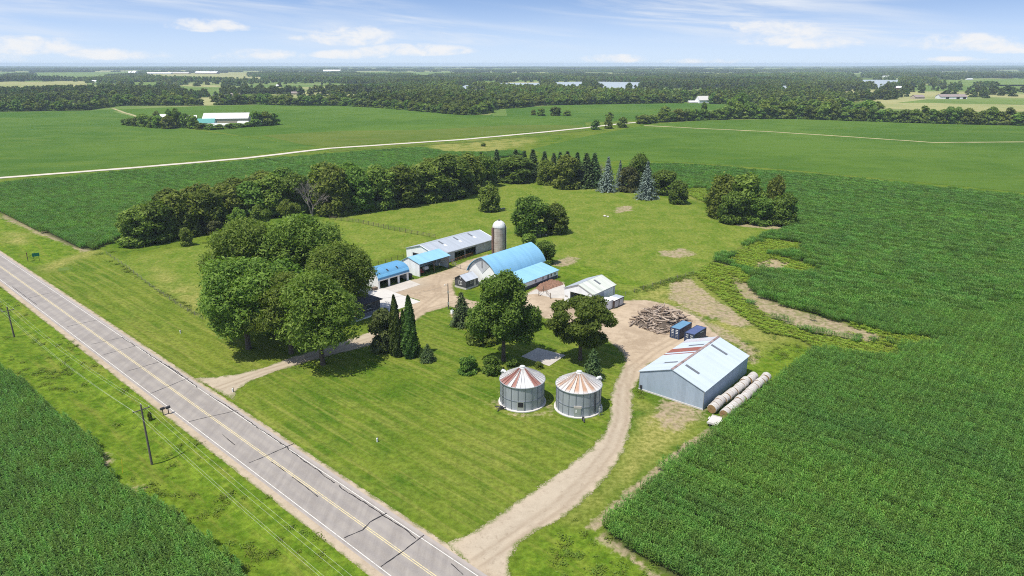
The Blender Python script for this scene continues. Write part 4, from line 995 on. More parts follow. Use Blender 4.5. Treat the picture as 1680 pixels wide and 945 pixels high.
# ------------------------------------------------------------------ trees and shrubs, each its own thing
plant_px('maple0', 408, 572, 428, 150, 'broad maple over the lawn, leftmost of the trees round the dark house')
plant_px('maple1', 478, 580, 452, 128, 'rounded maple overhanging the lawn between two larger maples')
plant_px('openmaple', 530, 598, 448, 138, 'maple with a bare trunk beside the gravel drive, nearest the road')
plant_px('maple1', 412, 500, 362, 135, 'tall maple at the back left of the house, crown rising over the pasture')
plant_px('maple0', 500, 496, 357, 140, 'tall dense maple behind the house, topmost of the clump')
plant_px('maple2', 566, 520, 400, 112, 'maple leaning over the right end of the dark house')
plant_px('wind1', 470, 540, 430, 90, 'shaded inner tree of the clump round the house')
plant_px('twin', 826, 592, 446, 116, 'big tall broadleaf tree in the central lawn behind the grain bins')
plant_px('bush1', 792, 560, 512, 60, 'low leafy side tree leaning left beneath the big lawn tree')
plant_px('spread', 952, 590, 489, 110, 'dark spreading tree with open layered limbs beside the gravel drive')
plant_px('arbor0', 651, 583, 484, 24, 'tall narrow arborvitae, left one of the trio on the lawn')
plant_px('arbor1', 664, 582, 508, 20, 'shorter narrow arborvitae between two taller ones')
plant_px('arbor0', 674, 585, 485, 28, 'tall narrow arborvitae, right one of the trio on the lawn', rz=2.0)
plant_px('redbush', 632, 574, 508, 46, 'olive brown leafy shrub left of the arborvitae')
plant_px('yard0', 702, 592, 565, 27, 'small low evergreen right of the arborvitae')
plant_px('bush0', 767, 611, 586, 34, 'round dark shrub alone on the lawn')
plant_px('bush2', 808, 611, 585, 38, 'round dark shrub beside the left grain bin')
plant_px('bush2', 841, 603, 588, 22, 'small round shrub behind the left grain bin')
plant_px('yard0', 758, 533, 481, 40, 'bushy spruce beside the yard light pole')
plant_px('yard0', 972, 622, 573, 36, 'young spruce behind the right grain bin', rz=1.0)
plant_px('bush1', 884, 604, 594, 14, 'tiny shrub at the edge of the old slab')

WIND = [(226, 402, 346, 54), (258, 396, 334, 60), (300, 386, 318, 62), (342, 378, 314, 60), (378, 362, 306, 60), (412, 357, 302, 64), (452, 352, 290, 64), (486, 351, 288, 50), (548, 352, 276, 58),
        (586, 346, 278, 62), (622, 341, 276, 62), (660, 336, 276, 62), (698, 330, 270, 62), (736, 324, 256, 70), (768, 315, 255, 60), (792, 306, 258, 44),
        (240, 380, 338, 46), (284, 372, 312, 60), (330, 362, 306, 60), (388, 350, 296, 62), (436, 344, 284, 62), (474, 340, 278, 58), (536, 336, 270, 60), (576, 332, 270, 60), (620, 326, 276, 58), (664, 320, 272, 58), (706, 314, 264, 56), (748, 308, 258, 50)]
WG = 'leafy trees of the windbreak row'
for i, (u, vb, vt, w) in enumerate(WIND):
    plant_px(f'wind{i % 4}', u, vb, vt - 2, w * 1.06, 'leafy deciduous tree in the dense dark windbreak row behind the pasture', WG)
plant_px('dead', 512, 356, 284, 46, 'bare gray dead tree standing in the windbreak')
plant_px('redbush', 352, 384, 362, 26, 'olive brown shrub at the foot of the windbreak')
for u, vb, vt, w, lb in ((392, 377, 341, 32, 'small round tree before the windbreak, left of three'), (428, 374, 336, 34, 'small round tree before the windbreak, middle of three'), (473, 368, 328, 40, 'brighter round tree before the windbreak, right of three')):
    plant_px('lighttree', u, vb, vt, w, lb)
plant_px('wind0', 307, 403, 374, 20, 'thin young tree standing alone in the pasture near the windbreak')
plant_px('wind2', 566, 352, 318, 30, 'slender bright tree over the old machinery')
SP = [(790, 301, 250, 22), (803, 300, 256, 20), (815, 292, 246, 24), (846, 290, 246, 24), (860, 291, 248, 22), (874, 291, 246, 24), (893, 294, 249, 24), (908, 296, 252, 20), (918, 297, 250, 22), (930, 298, 249, 24), (946, 305, 251, 26), (961, 307, 252, 30), (974, 306, 252, 28)]
for i, (u, vb, vt, w) in enumerate(SP):
    plant_px(f'spruce{i % 2}', u, vb, vt, w * 1.45, 'dark pointed spruce in the evergreen row behind the back pasture', 'dark spruces of the back row')
plant_px('blue0', 996, 314, 258, 38, 'silvery blue spruce at the back of the pasture, left of two large ones')
plant_px('blue0', 1060, 326, 266, 42, 'silvery blue spruce at the back of the pasture, right and nearer of two large ones', rz=1.2)
plant_px('blue0', 1016, 307, 264, 22, 'slim blue spruce between the two large blue spruces')
for k, u, vb, vt, w, lb in (('wind1', 848, 298, 256, 62, 'dense round tree between the dark spruces, left one'), ('wind3', 827, 298, 262, 40, 'leafy tree at the left foot of the dark spruces'), ('wind2', 897, 302, 264, 36, 'bright leafy tree before the dark spruces'),
                         ('wind0', 929, 308, 256, 52, 'olive leafy tree before the dark spruces, right one'), ('redbush', 1030, 314, 274, 34, 'brownish leafy bush between the blue spruces'), ('wind1', 1046, 310, 253, 38, 'dark topped tree behind the right blue spruce'),
                         ('wind3', 1088, 318, 280, 46, 'dark leafy tree right of the blue spruces'), ('wind1', 1112, 334, 296, 32, 'small dark tree at the right end of the windbreak'), ('dead', 985, 302, 262, 26, 'grayish twiggy tree behind the blue spruce'),
                         ('wind2', 803, 346, 304, 38, 'small tree alone in the pasture with rocks at its foot'), ('wind3', 870, 385, 323, 60, 'round dense tree in the pasture beyond the silo'), ('wind1', 911, 382, 335, 46, 'lower tree joined to the round pasture tree on its right'),
                         ('wind0', 868, 424, 384, 32, 'tree behind the blue barn roof, left of two'), ('wind3', 892, 432, 396, 38, 'tree behind the blue barn roof, right of two'),
                         ('wind2', 1186, 356, 288, 58, 'tall leafy tree, leftmost of the clump at the corn edge'), ('wind0', 1222, 362, 286, 62, 'tall leafy tree, middle of the clump at the corn edge'), ('wind3', 1200, 366, 316, 44, 'low tree in front of the clump at the corn edge'),
                         ('wind2', 1268, 364, 290, 34, 'thin upright tree in the clump at the corn edge'), ('wind1', 1284, 370, 318, 42, 'dark tree, rightmost of the clump at the corn edge'), ('wind3', 1246, 368, 325, 44, 'squat tree filling the middle of the clump at the corn edge'),
                         ('far1', 977, 213, 196, 17, 'round tree beside the far gravel road, left of three'), ('far0', 998, 211, 191, 14, 'upright tree beside the far gravel road, middle of three'), ('far2', 1021, 209, 192, 18, 'round tree beside the far gravel road, right of three'),
                         ('far1', 793, 240, 235, 9, 'tiny bush by the gravel road'), ('far2', 888, 190, 177, 15, 'round tree on the far field margin, left one'), ('far1', 911, 190, 175, 19, 'wide tree on the far field margin'), ('far0', 930, 190, 181, 14, 'low tree on the far field margin, right one'),
                         ('far0', 875, 189, 180, 10, 'small bush on the far field margin, left end'), ('far3', 1000, 194, 184, 14, 'bushy tree behind the three roadside trees'), ('far1', 1045, 196, 189, 8, 'tiny tree right of the roadside trees'), ('far0', 1090, 196, 174, 24, 'pointed pale tree in the hedge near the white barn'),
                         ('far1', 1154, 192, 167, 10, 'dark upright tree in front of the white barn')):
    plant_px(k, u, vb, vt, w, lb)
HG = 'hedgerow trees along the bright field'
hr = random.Random(4)
u = 1056
while u < 1790:
    vb = float(np.interp(u, [1055, 1100, 1200, 1300, 1400, 1500, 1600, 1680, 1800], [203, 199, 195, 194.5, 198, 201.5, 204, 205.5, 207]))
    hh = hr.uniform(18, 29) if u > 1180 else hr.uniform(13, 20)
    plant_px(f'far{hr.randrange(4)}', u, vb, vb - hh, hr.uniform(20, 30), 'leafy tree in the hedgerow behind the bright field', HG)
    if 1180 < u < 1440 and hr.random() < .9: plant_px(f'far{hr.randrange(4)}', u + 8, vb - hr.uniform(5, 14), vb - hh - hr.uniform(4, 14), hr.uniform(22, 30), 'leafy tree in the hedgerow behind the bright field', HG)
    u += hr.uniform(10, 17)
EG = 'trees along the front edge of the far woods'
u = -60
ex = np.array([(-100, 183.5), (0, 183), (140, 181), (200, 173), (330, 173), (420, 171), (480, 173), (560, 173), (640, 178), (740, 187), (770, 189), (800, 186), (815, 178.5), (850, 177), (880, 173), (980, 171), (1100, 169), (1200, 171)])
while u < 1190:
    vb = float(np.interp(u, ex[:, 0], ex[:, 1])); hh = hr.uniform(11, 19)
    if not (330 < u < 350 or 1120 < u < 1165): plant_px(f'far{hr.choice((0, 1, 1, 2, 3))}', u, vb, vb - hh, hr.uniform(13, 22), 'leafy tree at the near edge of the far woods', EG)
    u += hr.uniform(7, 12)
FG = 'trees sheltering the distant farmstead'
for u, vb, vt, w in ((204, 205, 195, 12), (214, 206, 193, 14), (224, 207, 192, 14), (237, 208, 187, 22), (252, 209, 190, 20), (262, 210, 189, 20), (277, 211, 190, 22), (292, 209, 178, 20), (306, 210, 186, 16), (318, 211, 189, 18), (330, 212, 193, 18),
                    (345, 213, 195, 16), (360, 212, 197, 16), (378, 211, 196, 18), (392, 209, 196, 18), (407, 208, 194, 18), (420, 207, 182, 24), (436, 206, 183, 22), (449, 205, 185, 20), (258, 200, 182, 12), (279, 200, 179, 14), (402, 200, 183, 14)):
    if 325 < u < 412 and vb > 204: vt = vb - (vb - vt) * .55
    plant_px(f'far{hr.randrange(3)}', u, vb, vt, w * 1.1, 'dark tree of the shelter belt round the distant farmstead', FG)

# ------------------------------------------------------------------ farm buildings
TH = R(50.3)
AX = Vector((math.cos(TH), math.sin(TH))); AY = Vector((-math.sin(TH), math.cos(TH)))
def at(o, x, y): p = Vector(o) + AX * x + AY * y; return (p.x, p.y)
def gable_poly(W, e, r, ry=None): return [(0, 0), (W, 0), (W, e), (W / 2 if ry is None else ry, r), (0, e)]
def roof_slope(mb, y0, z0, y1, z1, x0, x1, t=.1, lift=.02):
    """one slope from eave (y0,z0) to ridge (y1,z1)"""
    n = Vector((-(z1 - z0), (y1 - y0))).normalized()
    if n.y < 0: n = -n
    a = (y0 + n.x * lift, z0 + n.y * lift); b = (y1 + n.x * lift, z1 + n.y * lift)
    return mb.prism_x([a, b, (b[0] + n.x * t, b[1] + n.y * t), (a[0] + n.x * t, a[1] + n.y * t)], x0, x1)
def slope_patch(mb, y0, z0, y1, z1, f0, f1, x0, x1, lift=.135, t=.025):
    P = lambda f: (y0 + (y1 - y0) * f, z0 + (z1 - z0) * f)
    a, b = P(f0), P(f1); return roof_slope(mb, a[0], a[1], b[0], b[1], x0, x1, t, lift)
def wall_x(mb, y, t, x0, x1, z0, z1, holes=()):
    """wall along x at depth y..y+t with rectangular holes (x0,x1,z0,z1)"""
    xs = x0
    for a, b, c, d in sorted(holes):
        if a > xs: mb.box(xs, y, z0, a, y + t, z1)
        if c > z0: mb.box(a, y, z0, b, y + t, c)
        if d < z1: mb.box(a, y, d, b, y + t, z1)
        xs = b
    if xs < x1: mb.box(xs, y, z0, x1, y + t, z1)
def eave_ext(y0, z0, y1, z1, o):
    d = Vector((y0 - y1, z0 - z1)).normalized(); return y0 + d.x * o, z0 + d.y * o

def machine_shed():
    L, W, e, r = 20.8, 13.4, 3.85, 6.25
    o = thing('machine_shed', 'large blue gray metal machine shed with a rust stained pale roof beside the hay bales', 'shed', (35.3, 113.0, 0), TH)
    MB().prism_x(gable_poly(W, e, r), 0, .12).build('wall', M['bluewall'], o)
    MB().prism_x(gable_poly(W, e, r), L - .12, L).build('wall', M['bluewall'], o)
    MB().box(.12, 0, 0, L - .12, .12, e).build('wall', M['bluewall_x'], o)
    MB().box(.12, W - .12, 0, L - .12, W, e).build('wall', M['bluewall_x'], o)
    MB().box(-.12, -.10, -.2, 0, W + .1, .28).build('foundation', M['conc'], o)
    re = eave_ext(0, e, W / 2, r, .22); le = eave_ext(W, e, W / 2, r, .22)
    roof_slope(MB(), *re, W / 2, r, -.18, L + .18).build('roof', M['shedroof'], o)
    roof_slope(MB(), *le, W / 2 + .03, r, -.18, L + .18).build('roof', M['shedroof'], o)
    for x0, x1, lb in ((11.3, 13.9, 'wide rusty red roof panel'), (9.9, 10.4, 'narrow rusty red roof strip'), (18.2, 20.6, 'rust tinged panel at the far end')):
        slope_patch(MB(), *le, W / 2 + .03, r, .01, .97, x0, x1, .121 if x0 > 18 else .125).build('roof_panel', M['rustpanel'] if x0 < 18 else M['shedroof_b'], o, label=lb)
    for y0z0, x0, f0, f1 in ((re, 3.6, .47, .88), (re, 15.8, .42, .93), (le, 4.0, .45, .85), (le, 15.2, .42, .9)):
        slope_patch(MB(), *y0z0, W / 2, r, f0, f1, x0, x0 + .75, .122).build('skylight', M['skylight'], o)
    m = MB(); m.prism_x([(W/2 - .28, r + .06), (W/2, r + .2), (W/2 + .28, r + .06), (W/2 + .28, r + .1), (W/2, r + .25), (W/2 - .28, r + .1)], -.2, L + .2); m.build('ridge_cap', M['rust_ridge'], o)
    for y in (-.03, W - .05): MB().box(-.06, y, 0, .02, y + .08, e).build('corner_trim', M['galv'], o)
    MB().box(-.30, W - .7, .5, -.02, W - .3, 1.1).box(-.2, W - .62, 0, -.1, W - .52, .5).build('meter_box', M['darkmetal'], o)
M['shedroof_b'] = sheet_metal('rust_washed_roof_metal', (.42, .42, .45), .55, .0, 'X', .3, (.28, .12, .09), .9, .05)
M['rust_ridge'] = sheet_metal('rusting_ridge_metal', (.26, .18, .16), .7, 0, 'X', 1.2, (.32, .33, .36), .8, .3)
machine_shed()

def bin_roof_mat(name, sect, seed, streaky):
    t = NT(name); co = objco(t); s = t.n('ShaderNodeSeparateXYZ', {0: co})
    th = t.math('ADD', t.math('ARCTAN2', s.outputs[1], s.outputs[0]), math.pi)
    k = t.math('FLOOR', t.math('MULTIPLY', th, 30 / (2 * math.pi)))
    wn = t.n('ShaderNodeTexWhiteNoise', {1: t.math('ADD', k, seed)}, noise_dimensions='1D').outputs[0]
    rad = t.math('SQRT', t.math('ADD', t.math('MULTIPLY', s.outputs[0], s.outputs[0]), t.math('MULTIPLY', s.outputs[1], s.outputs[1])))
    n = t.noise(co, 1.3, 5, .7)
    f = 0.0
    for a, b in sect:
        q = t.math('MULTIPLY', t.math('GREATER_THAN', k, a - .5), t.math('LESS_THAN', k, b + .5)); f = t.math('MAXIMUM', f, q)
    if streaky: f = t.math('MAXIMUM', t.math('MULTIPLY', f, .25), t.math('MULTIPLY', f, t.ss(t.math('ADD', t.math('MULTIPLY', wn, .75), t.math('MULTIPLY', n, .5)), .5, .8)))
    f = t.math('MULTIPLY', f, t.math('SUBTRACT', 1.0, t.math('MULTIPLY', t.ss(rad, 3.5, 4.15), .75 if streaky else .1)))
    base = t.mix(t.math('MULTIPLY', wn, .7), (.53, .52, .505), (.37, .365, .36))
    base = t.mix(t.math('MULTIPLY', t.ss(n, .5, .72), .35), base, (.42, .33, .26))
    c = t.mix(f, base, t.mix(t.noise(t.map(co, (3, 3, .5)), 2.0, 5, .7), (.17, .065, .05) if not streaky else (.24, .11, .065), (.47, .33, .22) if streaky else (.30, .14, .11)))
    return t.out(t.pbr(c, .5, 0, .4))
def bin_wall_mat():
    t = NT('corrugated_bin_wall'); co = objco(t); s = t.n('ShaderNodeSeparateXYZ', {0: co})
    z = s.outputs[2]; rib = t.math('PINGPONG', z, .05)
    th = t.math('MULTIPLY', t.math('ARCTAN2', s.outputs[1], s.outputs[0]), 4.1)
    w = t.n('ShaderNodeCombineXYZ', {0: t.math('FLOOR', t.math('DIVIDE', th, 2.5)), 1: t.math('FLOOR', t.math('DIVIDE', z, .8))}).outputs[0]
    wn = t.n('ShaderNodeTexWhiteNoise', {0: w}, noise_dimensions='2D').outputs[0]
    n = t.noise(t.map(co, (1.5, 1.5, .35)), 1.0, 5, .7)
    c = t.mix(wn, (.29, .315, .35), (.385, .41, .445)); c = t.mix(t.ss(n, .42, .75), c, (.29, .31, .33))
    return t.out(t.pbr(c, .45, .25, .4, t.math('MULTIPLY', rib, 10), .5, .03))
M['binwall'] = bin_wall_mat()
M['binroof_a'] = bin_roof_mat('sector_rusted_bin_roof', [(1, 3), (5, 5), (10, 11), (20, 21)], 3, False)
M['binroof_b'] = bin_roof_mat('streak_rusted_bin_roof', [(0, 12)], 9, True)
def grain_bin(cx, cy, label, roofmat, door, lad, chute, hatch):
    r, e, ap = 4.15, 4.85, 7.0
    o = thing('grain_bin', label, 'grain bin', (cx, cy, 0))
    MB().rings([(r + .38, -.2), (r + .38, .16), (r + .32, .2), (r - .1, .2)], 48).build('concrete_base', M['conc'], o, True)
    MB().rings([(r, .2), (r, e)], 64, False, False).build('wall', M['binwall'], o, True)
    mb = MB(); n = 60; rs = [(r + .14, e - .04), (r * .5, e + (ap - e) * .5), (.55, ap - .04)]; vs = []
    for k, (rr, z) in enumerate(rs): vs += [(rr * math.cos(2*math.pi*i/n), rr * math.sin(2*math.pi*i/n), z + (.018 if i % 2 else 0)) for i in range(n)]
    mb.add(vs, [(k*n+i, k*n+(i+1)%n, (k+1)*n+(i+1)%n, (k+1)*n+i) for k in range(2) for i in range(n)]); mb.build('roof', roofmat, o)
    for i in range(30):
        a = 2 * math.pi * i / 30; c, s = math.cos(a), math.sin(a)
        MB().beam((c * (r + .15), s * (r + .15), e + .06), (c * .58, s * .58, ap + .04), .06, .09).build('roof_rib', roofmat, o)
    MB().rings([(.62, ap - .08), (.62, ap + .1), (.5, ap + .16), (.5, ap + .34), (.28, ap + .42), (.05, ap + .46)], 20).build('roof_cap', M['galv_pale'], o, True)
    for i in range(20):
        a = 2 * math.pi * (i + .35) / 20; c, s = math.cos(a), math.sin(a)
        MB().beam((c * (r + .03), s * (r + .03), .2), (c * (r + .03), s * (r + .03), e - .05), .10, .07).build('stiffener', M['stiff'], o)
    MB().rings([(r + .012, 2.0), (r + .07, 2.02), (r + .07, 2.09), (r + .012, 2.11)], 64, False, False).build('hoop', M['stiff'], o)
    MB().rings([(r + .16, e - .16), (r + .2, e - .1), (r + .2, e - .02), (r + .1, e + .02)], 64, False, False).build('eave_ring', M['galv'], o)
    def on_wall(a): return Matrix.Rotation(a, 4, 'Z') @ Matrix.Translation((r, 0, 0))
    a = door; m = MB(); m.M = on_wall(a)
    if chute == 'open':
        m.box(-.05, -.50, .95, .09, .50, 1.95); d = m.build('door', M['black'], o)  # near-black block painted as the shade inside the open hatch
        f = MB(); f.M = on_wall(a); f.box(-.02, -.62, .25, .08, -.5, 2.05).box(-.02, .5, .25, .08, .62, 2.05).box(-.02, -.5, 1.95, .1, .5, 2.05).box(-.02, -.5, .25, .07, .5, .95); f.build('door_frame', M['galv'], o)
    else:
        m.box(-.02, -.6, .25, .09, .6, 1.9); d = m.build('door', M['galv'], o); f = MB(); f.M = on_wall(a); f.box(.0, -.7, 1.9, .12, .7, 2.35).build('hatch_panel', M['concdirty'], o)
        f = MB(); f.M = on_wall(a); f.box(.09, -.35, 1.0, .13, -.18, 1.6).build('door_handle', M['white'], d)
    m = MB(); m.M = on_wall(lad)
    for y in (-.2, .2): m.beam((.22, y, .7), (.22, y, e), .05, .05)
    for k in range(14): m.beam((.22, -.2, .8 + k * .3), (.22, .2, .8 + k * .3), .04, .04)
    m.build('ladder', M['darkmetal'], o)
    m = MB(); m.M = Matrix.Rotation(hatch, 4, 'Z'); m.tube([(r - .5, 0, e + .3), (r - .25, 0, e + .55), (r + .12, 0, e + .6), (r + .3, 0, e + .3)], .3, 12); m.build('roof_vent', M['galv_pale'], o, True)
    return o
M['galv_pale'] = plain('bright_galvanised_roof_trim', (.50, .51, .50), .5, .1, var=.15)
M['stiff'] = plain('bin_stiffener_steel', (.16, .18, .21), .5, .3, var=.15)
gb = grain_bin(1.95, 116.5, 'round gray grain bin with red rusted roof sectors and an open hatch, left of two', M['binroof_a'], R(-95), R(-148), 'open', R(150))
m = MB(); m.tube([(-5.1, -2.6, .35), (-3.1, -3.5, .5)], .11, 8).tube([(-4.6, -4.1, .1), (-4.0, -2.6, .55)], .09, 8).box(-4.1, -3.3, 0, -3.6, -2.8, .55)
tag(m.build('grain_auger', M['darkmetal']), 'short dark auger tube lying at the foot of the left grain bin', 'auger').location = (1.95, 116.5, 0)
grain_bin(12.35, 114.3, 'round gray grain bin with orange rust streaked roof, right of two', M['binroof_b'], R(-97), R(-52), 'shut', R(18))
m = MB(); m.box(-.2, -.15, 0, .2, .15, .7).tube([(0, 0, .5), (.1, -.9, .15)], .14, 8); tag(m.build('bin_fan', M['darkmetal']), 'small dark unloading spout on the grass before the right grain bin', 'spout').location = (12.8, 109.2, 0)
m = MB(); m.tube([(0, 0, 0), (0, 0, 1.9)], .06, 6).tube([(.5, .2, 0), (.5, .2, 1.7)], .06, 6).box(-.15, -.15, .9, .15, .15, 1.5).tube([(0, 0, 1.85), (.5, .2, 1.65)], .05, 6); tag(m.build('control_panel', M['galv']), 'pair of pipes and a gray control box beside the right grain bin', 'control box').location = (15.9, 110.9, 0)

def silo():
    o = thing('silo', 'tall tan concrete stave silo with a white dome roof beside the blue barn', 'silo', (-4.3, 223.6, 0))
    r, h = 2.15, 9.0
    MB().rings([(r, -.2), (r, h)], 48).build('wall', M['stave'], o, True)
    MB().rings([(r + .1, h - .02)] + [((r + .1) * math.cos(a), h + 2.2 * math.sin(a)) for a in np.linspace(0.02, 1.42, 10)], 32).build('dome', M['domemetal'], o, True)
    MB().rings([(.42, h + 2.1), (.42, h + 2.38), (.3, h + 2.45)], 14).build('dome_cap', M['darkmetal'], o)
    m = MB(); m.M = Matrix.Rotation(R(-152), 4, 'Z'); m.box(r - .05, -.42, 0, r + .55, .42, h - .1).build('chute', M['chute'], o)
    m = MB(); m.M = Matrix.Rotation(R(-152), 4, 'Z')
    for k in range(11): m.box(r + .55, -.22, .4 + k * .78, r + .59, .22, .78 + k * .78)
    m.build('chute_doors', M['rust'], o)
    m = MB(); m.M = Matrix.Rotation(R(-22), 4, 'Z'); m.tube([(r + .22, 0, 0), (r + .22, 0, h + .3), (r - .2, 0, h + 1.1)], .13, 8).build('filler_pipe', M['darkmetal'], o)
    m = MB(); m.M = Matrix.Rotation(R(-12), 4, 'Z'); m.tube([(r + .22, 0, 0), (r + .22, 0, h + .2)], .1, 8).build('filler_pipe', M['white'], o, label='white pipe down the side')
M['chute'] = sheet_metal('brown_chute_metal', (.16, .10, .08), .7, 0, 'Z', .78, (.25, .12, .08), .6, .2)
M['domemetal'] = sheet_metal('dome_metal', (.62, .62, .60), .4, .1, 'X', .6, (.45, .45, .45), .6, .08)
silo()

def long_barn():
    L, W, e, r = 27.8, 14.0, 3.5, 5.5
    O = (-23.9, 207.8); o = thing('pole_barn', 'long low pole barn with gray metal roof and a white gable end beside the silo', 'barn', (*O, 0), TH)
    MB().prism_x([(0, 0), (8.2, 0), (8.2, 2.6), (11.0, 2.6), (11.0, 0), (W, 0), (W, e), (W/2, r), (0, e)], 0, .14).build('wall', M['whitemetal_y'], o, label='white ribbed gable wall')
    MB().box(-.02, 8.2, 0, .1, 11, 2.6).build('door', M['black'], o)  # no door leaf: near-black slab paints the shade of the open doorway
    MB().prism_x(gable_poly(W, e, r), L - .14, L).build('wall', M['graywall_y'], o)
    m = MB(); wall_x(m, 0, .14, .14, L - .14, 0, e, [(8.2, 13.0, 0, 2.75), (13.25, 18.4, 0, 2.75)]); m.build('wall', M['graywall'], o)
    MB().box(.14, W - .14, 0, L - .14, W, e).build('wall', M['graywall'], o)
    for x in (18.6, 20.9): MB().box(x, -.06, .15, x + 2.2, -.01, 2.9).build('sliding_door', M['graywall'], o)
    re = eave_ext(0, e, W/2, r, .35); le = eave_ext(W, e, W/2, r, .35)
    roof_slope(MB(), *re, W/2, r, -.3, L + .3).build('roof', M['grayroof'], o); roof_slope(MB(), *le, W/2 + .03, r, -.3, L + .3).build('roof', M['grayroof'], o)
    for x in (7.2, 14.2, 21.2):
        slope_patch(MB(), *re, W/2, r, .66, .95, x, x + .7, .122).build('skylight', M['skylight'], o)
        slope_patch(MB(), *re, W/2, r, .46, .6, x + .1, x + .9, .122).build('roof_patch', M['white'], o)
    MB().box(-.3, re[0] - .06, re[1] - .12, L + .3, re[0], re[1] + .1).build('fascia', M['white'], o)
    slope_patch(MB(), *re, W/2, r, 0, 1, -.34, -.12, .12).build('rake_trim', M['white'], o); slope_patch(MB(), *re, W/2, r, 0, 1, L + .1, L + .34, .12).build('rake_trim', M['white'], o)
    MB().box(.2, W - 3, 0, L - .2, W - 2.8, 1.4).build('inner_partition', M['wood'], o)
M['graywall'] = sheet_metal('pale_gray_siding', (.42, .43, .45), .55, 0, 'X', .25, (.34, .32, .30), .4, .06)
M['graywall_y'] = sheet_metal('pale_gray_end_siding', (.42, .43, .45), .55, 0, 'Y', .25, (.34, .32, .30), .4, .06)
long_barn()

def open_shed():
    L, W, e, r, ry = 12.6, 7.6, 4.1, 5.3, 4.6
    o = thing('open_shed', 'open fronted white shed with a light blue roof between garage and pole barn', 'shed', (-27.8, 196.1, 0), TH)
    poly = [(0, 0), (W, 0), (W, 3.7), (ry, r), (0, e)]
    MB().prism_x(poly, 0, .12).build('wall', M['whitemetal_y'], o); MB().prism_x(poly, L - .12, L).build('wall', M['whitemetal_y'], o)
    MB().box(.12, W - .12, 0, L - .12, W, 3.7).build('wall', M['whitemetal'], o)
    re = eave_ext(0, e, ry, r, .55); le = eave_ext(W, 3.7, ry, r, .25)
    roof_slope(MB(), *re, ry, r, -.25, L + .25).build('roof', M['blueroof_l'], o); roof_slope(MB(), *le, ry + .03, r, -.25, L + .25).build('roof', M['blueroof_l'], o)
    MB().box(.05, -.02, 0, .3, .2, e).build('post', M['white'], o); MB().box(6.1, .02, 0, 6.3, .22, e).build('post', M['wood'], o); MB().box(L - .3, .0, 0, L - .05, .2, e).build('post', M['wood'], o)
    MB().box(.1, 0, e - .35, L - .1, .14, e).build('header', M['darkwall'], o)
    MB().box(-.04, 5.2, .1, -.005, 6.1, 2.1).build('door', M['concdirty'], o)
M['blueroof_l'] = sheet_metal('faded_blue_roof_metal', (.21, .41, .555), .48, .0, 'X', .3, (.28, .42, .52), .5, .05)
open_shed()
def in_shed():      # implements parked in the shade of the open shed
    p = at((-27.8, 196.1), 2.1, 2.2); t = thing('farm_implement', 'red implement parked in the left bay of the open shed', 'implement', (*p, 0), TH)
    MB().box(-.9, -1, .55, .9, 1, .8).box(-.5, -.6, .8, .5, .2, 1.5).build('body', M['redbarn'], t)
    for sx in (-1.0, 1.0):
        m = MB(); m.M = Matrix.Translation((sx, 0, .5)) @ Matrix.Rotation(R(90), 4, 'Y'); m.rings([(.5, -.12), (.5, .12)], 16).build('wheel', M['tyre'], t)
    p = at((-27.8, 196.1), 4.8, 2.4); t = thing('utility_tank', 'pale tank on a frame in the middle of the open shed', 'tank', (*p, 0), TH)
    m = MB(); m.M = Matrix.Translation((0, 0, 1.2)) @ Matrix.Rotation(R(90), 4, 'Y'); m.rings([(.25, -.95), (.62, -.8), (.62, .8), (.25, .95)], 18).build('barrel', M['white'], t, True)
    MB().box(-.8, -.5, 0, -.65, .5, .8).box(.65, -.5, 0, .8, .5, .8).build('stand', M['darkmetal'], t)
in_shed()

def arch_pts(hw, e, top, n=14, p=1.0, y0=0.0):
    """gothic or round arch from (0,e) up to (hw, top) and down to (2 hw, e)"""
    P = []
    for i in range(n + 1):
        a = math.pi * i / n; c, s = math.cos(a), math.sin(a)
        P.append((y0 + hw - hw * math.copysign(abs(c) ** p, c), e + (top - e) * abs(s) ** p))
    return P
def gothic_pts(hw, e, top, n=12, y0=0.0):
    """pointed barn arch: steep at the eaves, easing to the ridge"""
    q = []
    for i in range(n + 1):
        t_ = i / n; a, b, c = (1 - t_) ** 2, 2 * t_ * (1 - t_), t_ * t_
        q.append((b * hw * .22 + c * hw, e * a + (e + (top - e) * .66) * b + top * c))
    return [(y0 + y, z) for y, z in q] + [(y0 + 2 * hw - y, z) for y, z in q[-2::-1]]
def arch_roof(mb, P, x0, x1, t):
    out = []
    for i, (y, z) in enumerate(P):
        a = P[max(i-1, 0)]; b = P[min(i+1, len(P)-1)]; d = Vector((b[0] - a[0], b[1] - a[1])).normalized(); out.append((y - d.y * t, z + d.x * t))
    n = len(P)
    for k in range(n - 1): mb.prism_x([P[k], P[k+1], out[k+1], out[k]], x0, x1)
    return mb
def weld(o):
    import bmesh
    bm = bmesh.new(); bm.from_mesh(o.data); bmesh.ops.remove_doubles(bm, verts=bm.verts, dist=.002)
    seen = {}; kill = []
    for f in bm.faces:
        k = tuple(sorted(v.index for v in f.verts)); 
        if k in seen: kill += [f, seen[k]]
        seen[k] = f
    bmesh.ops.delete(bm, geom=list(set(kill)), context='FACES'); bmesh.ops.recalc_face_normals(bm, faces=bm.faces)
    bm.to_mesh(o.data); bm.free(); o.data.polygons.foreach_set('use_smooth', [True] * len(o.data.polygons))
    try: o.data.set_sharp_from_angle(angle=R(35))
    except Exception: pass
    return o
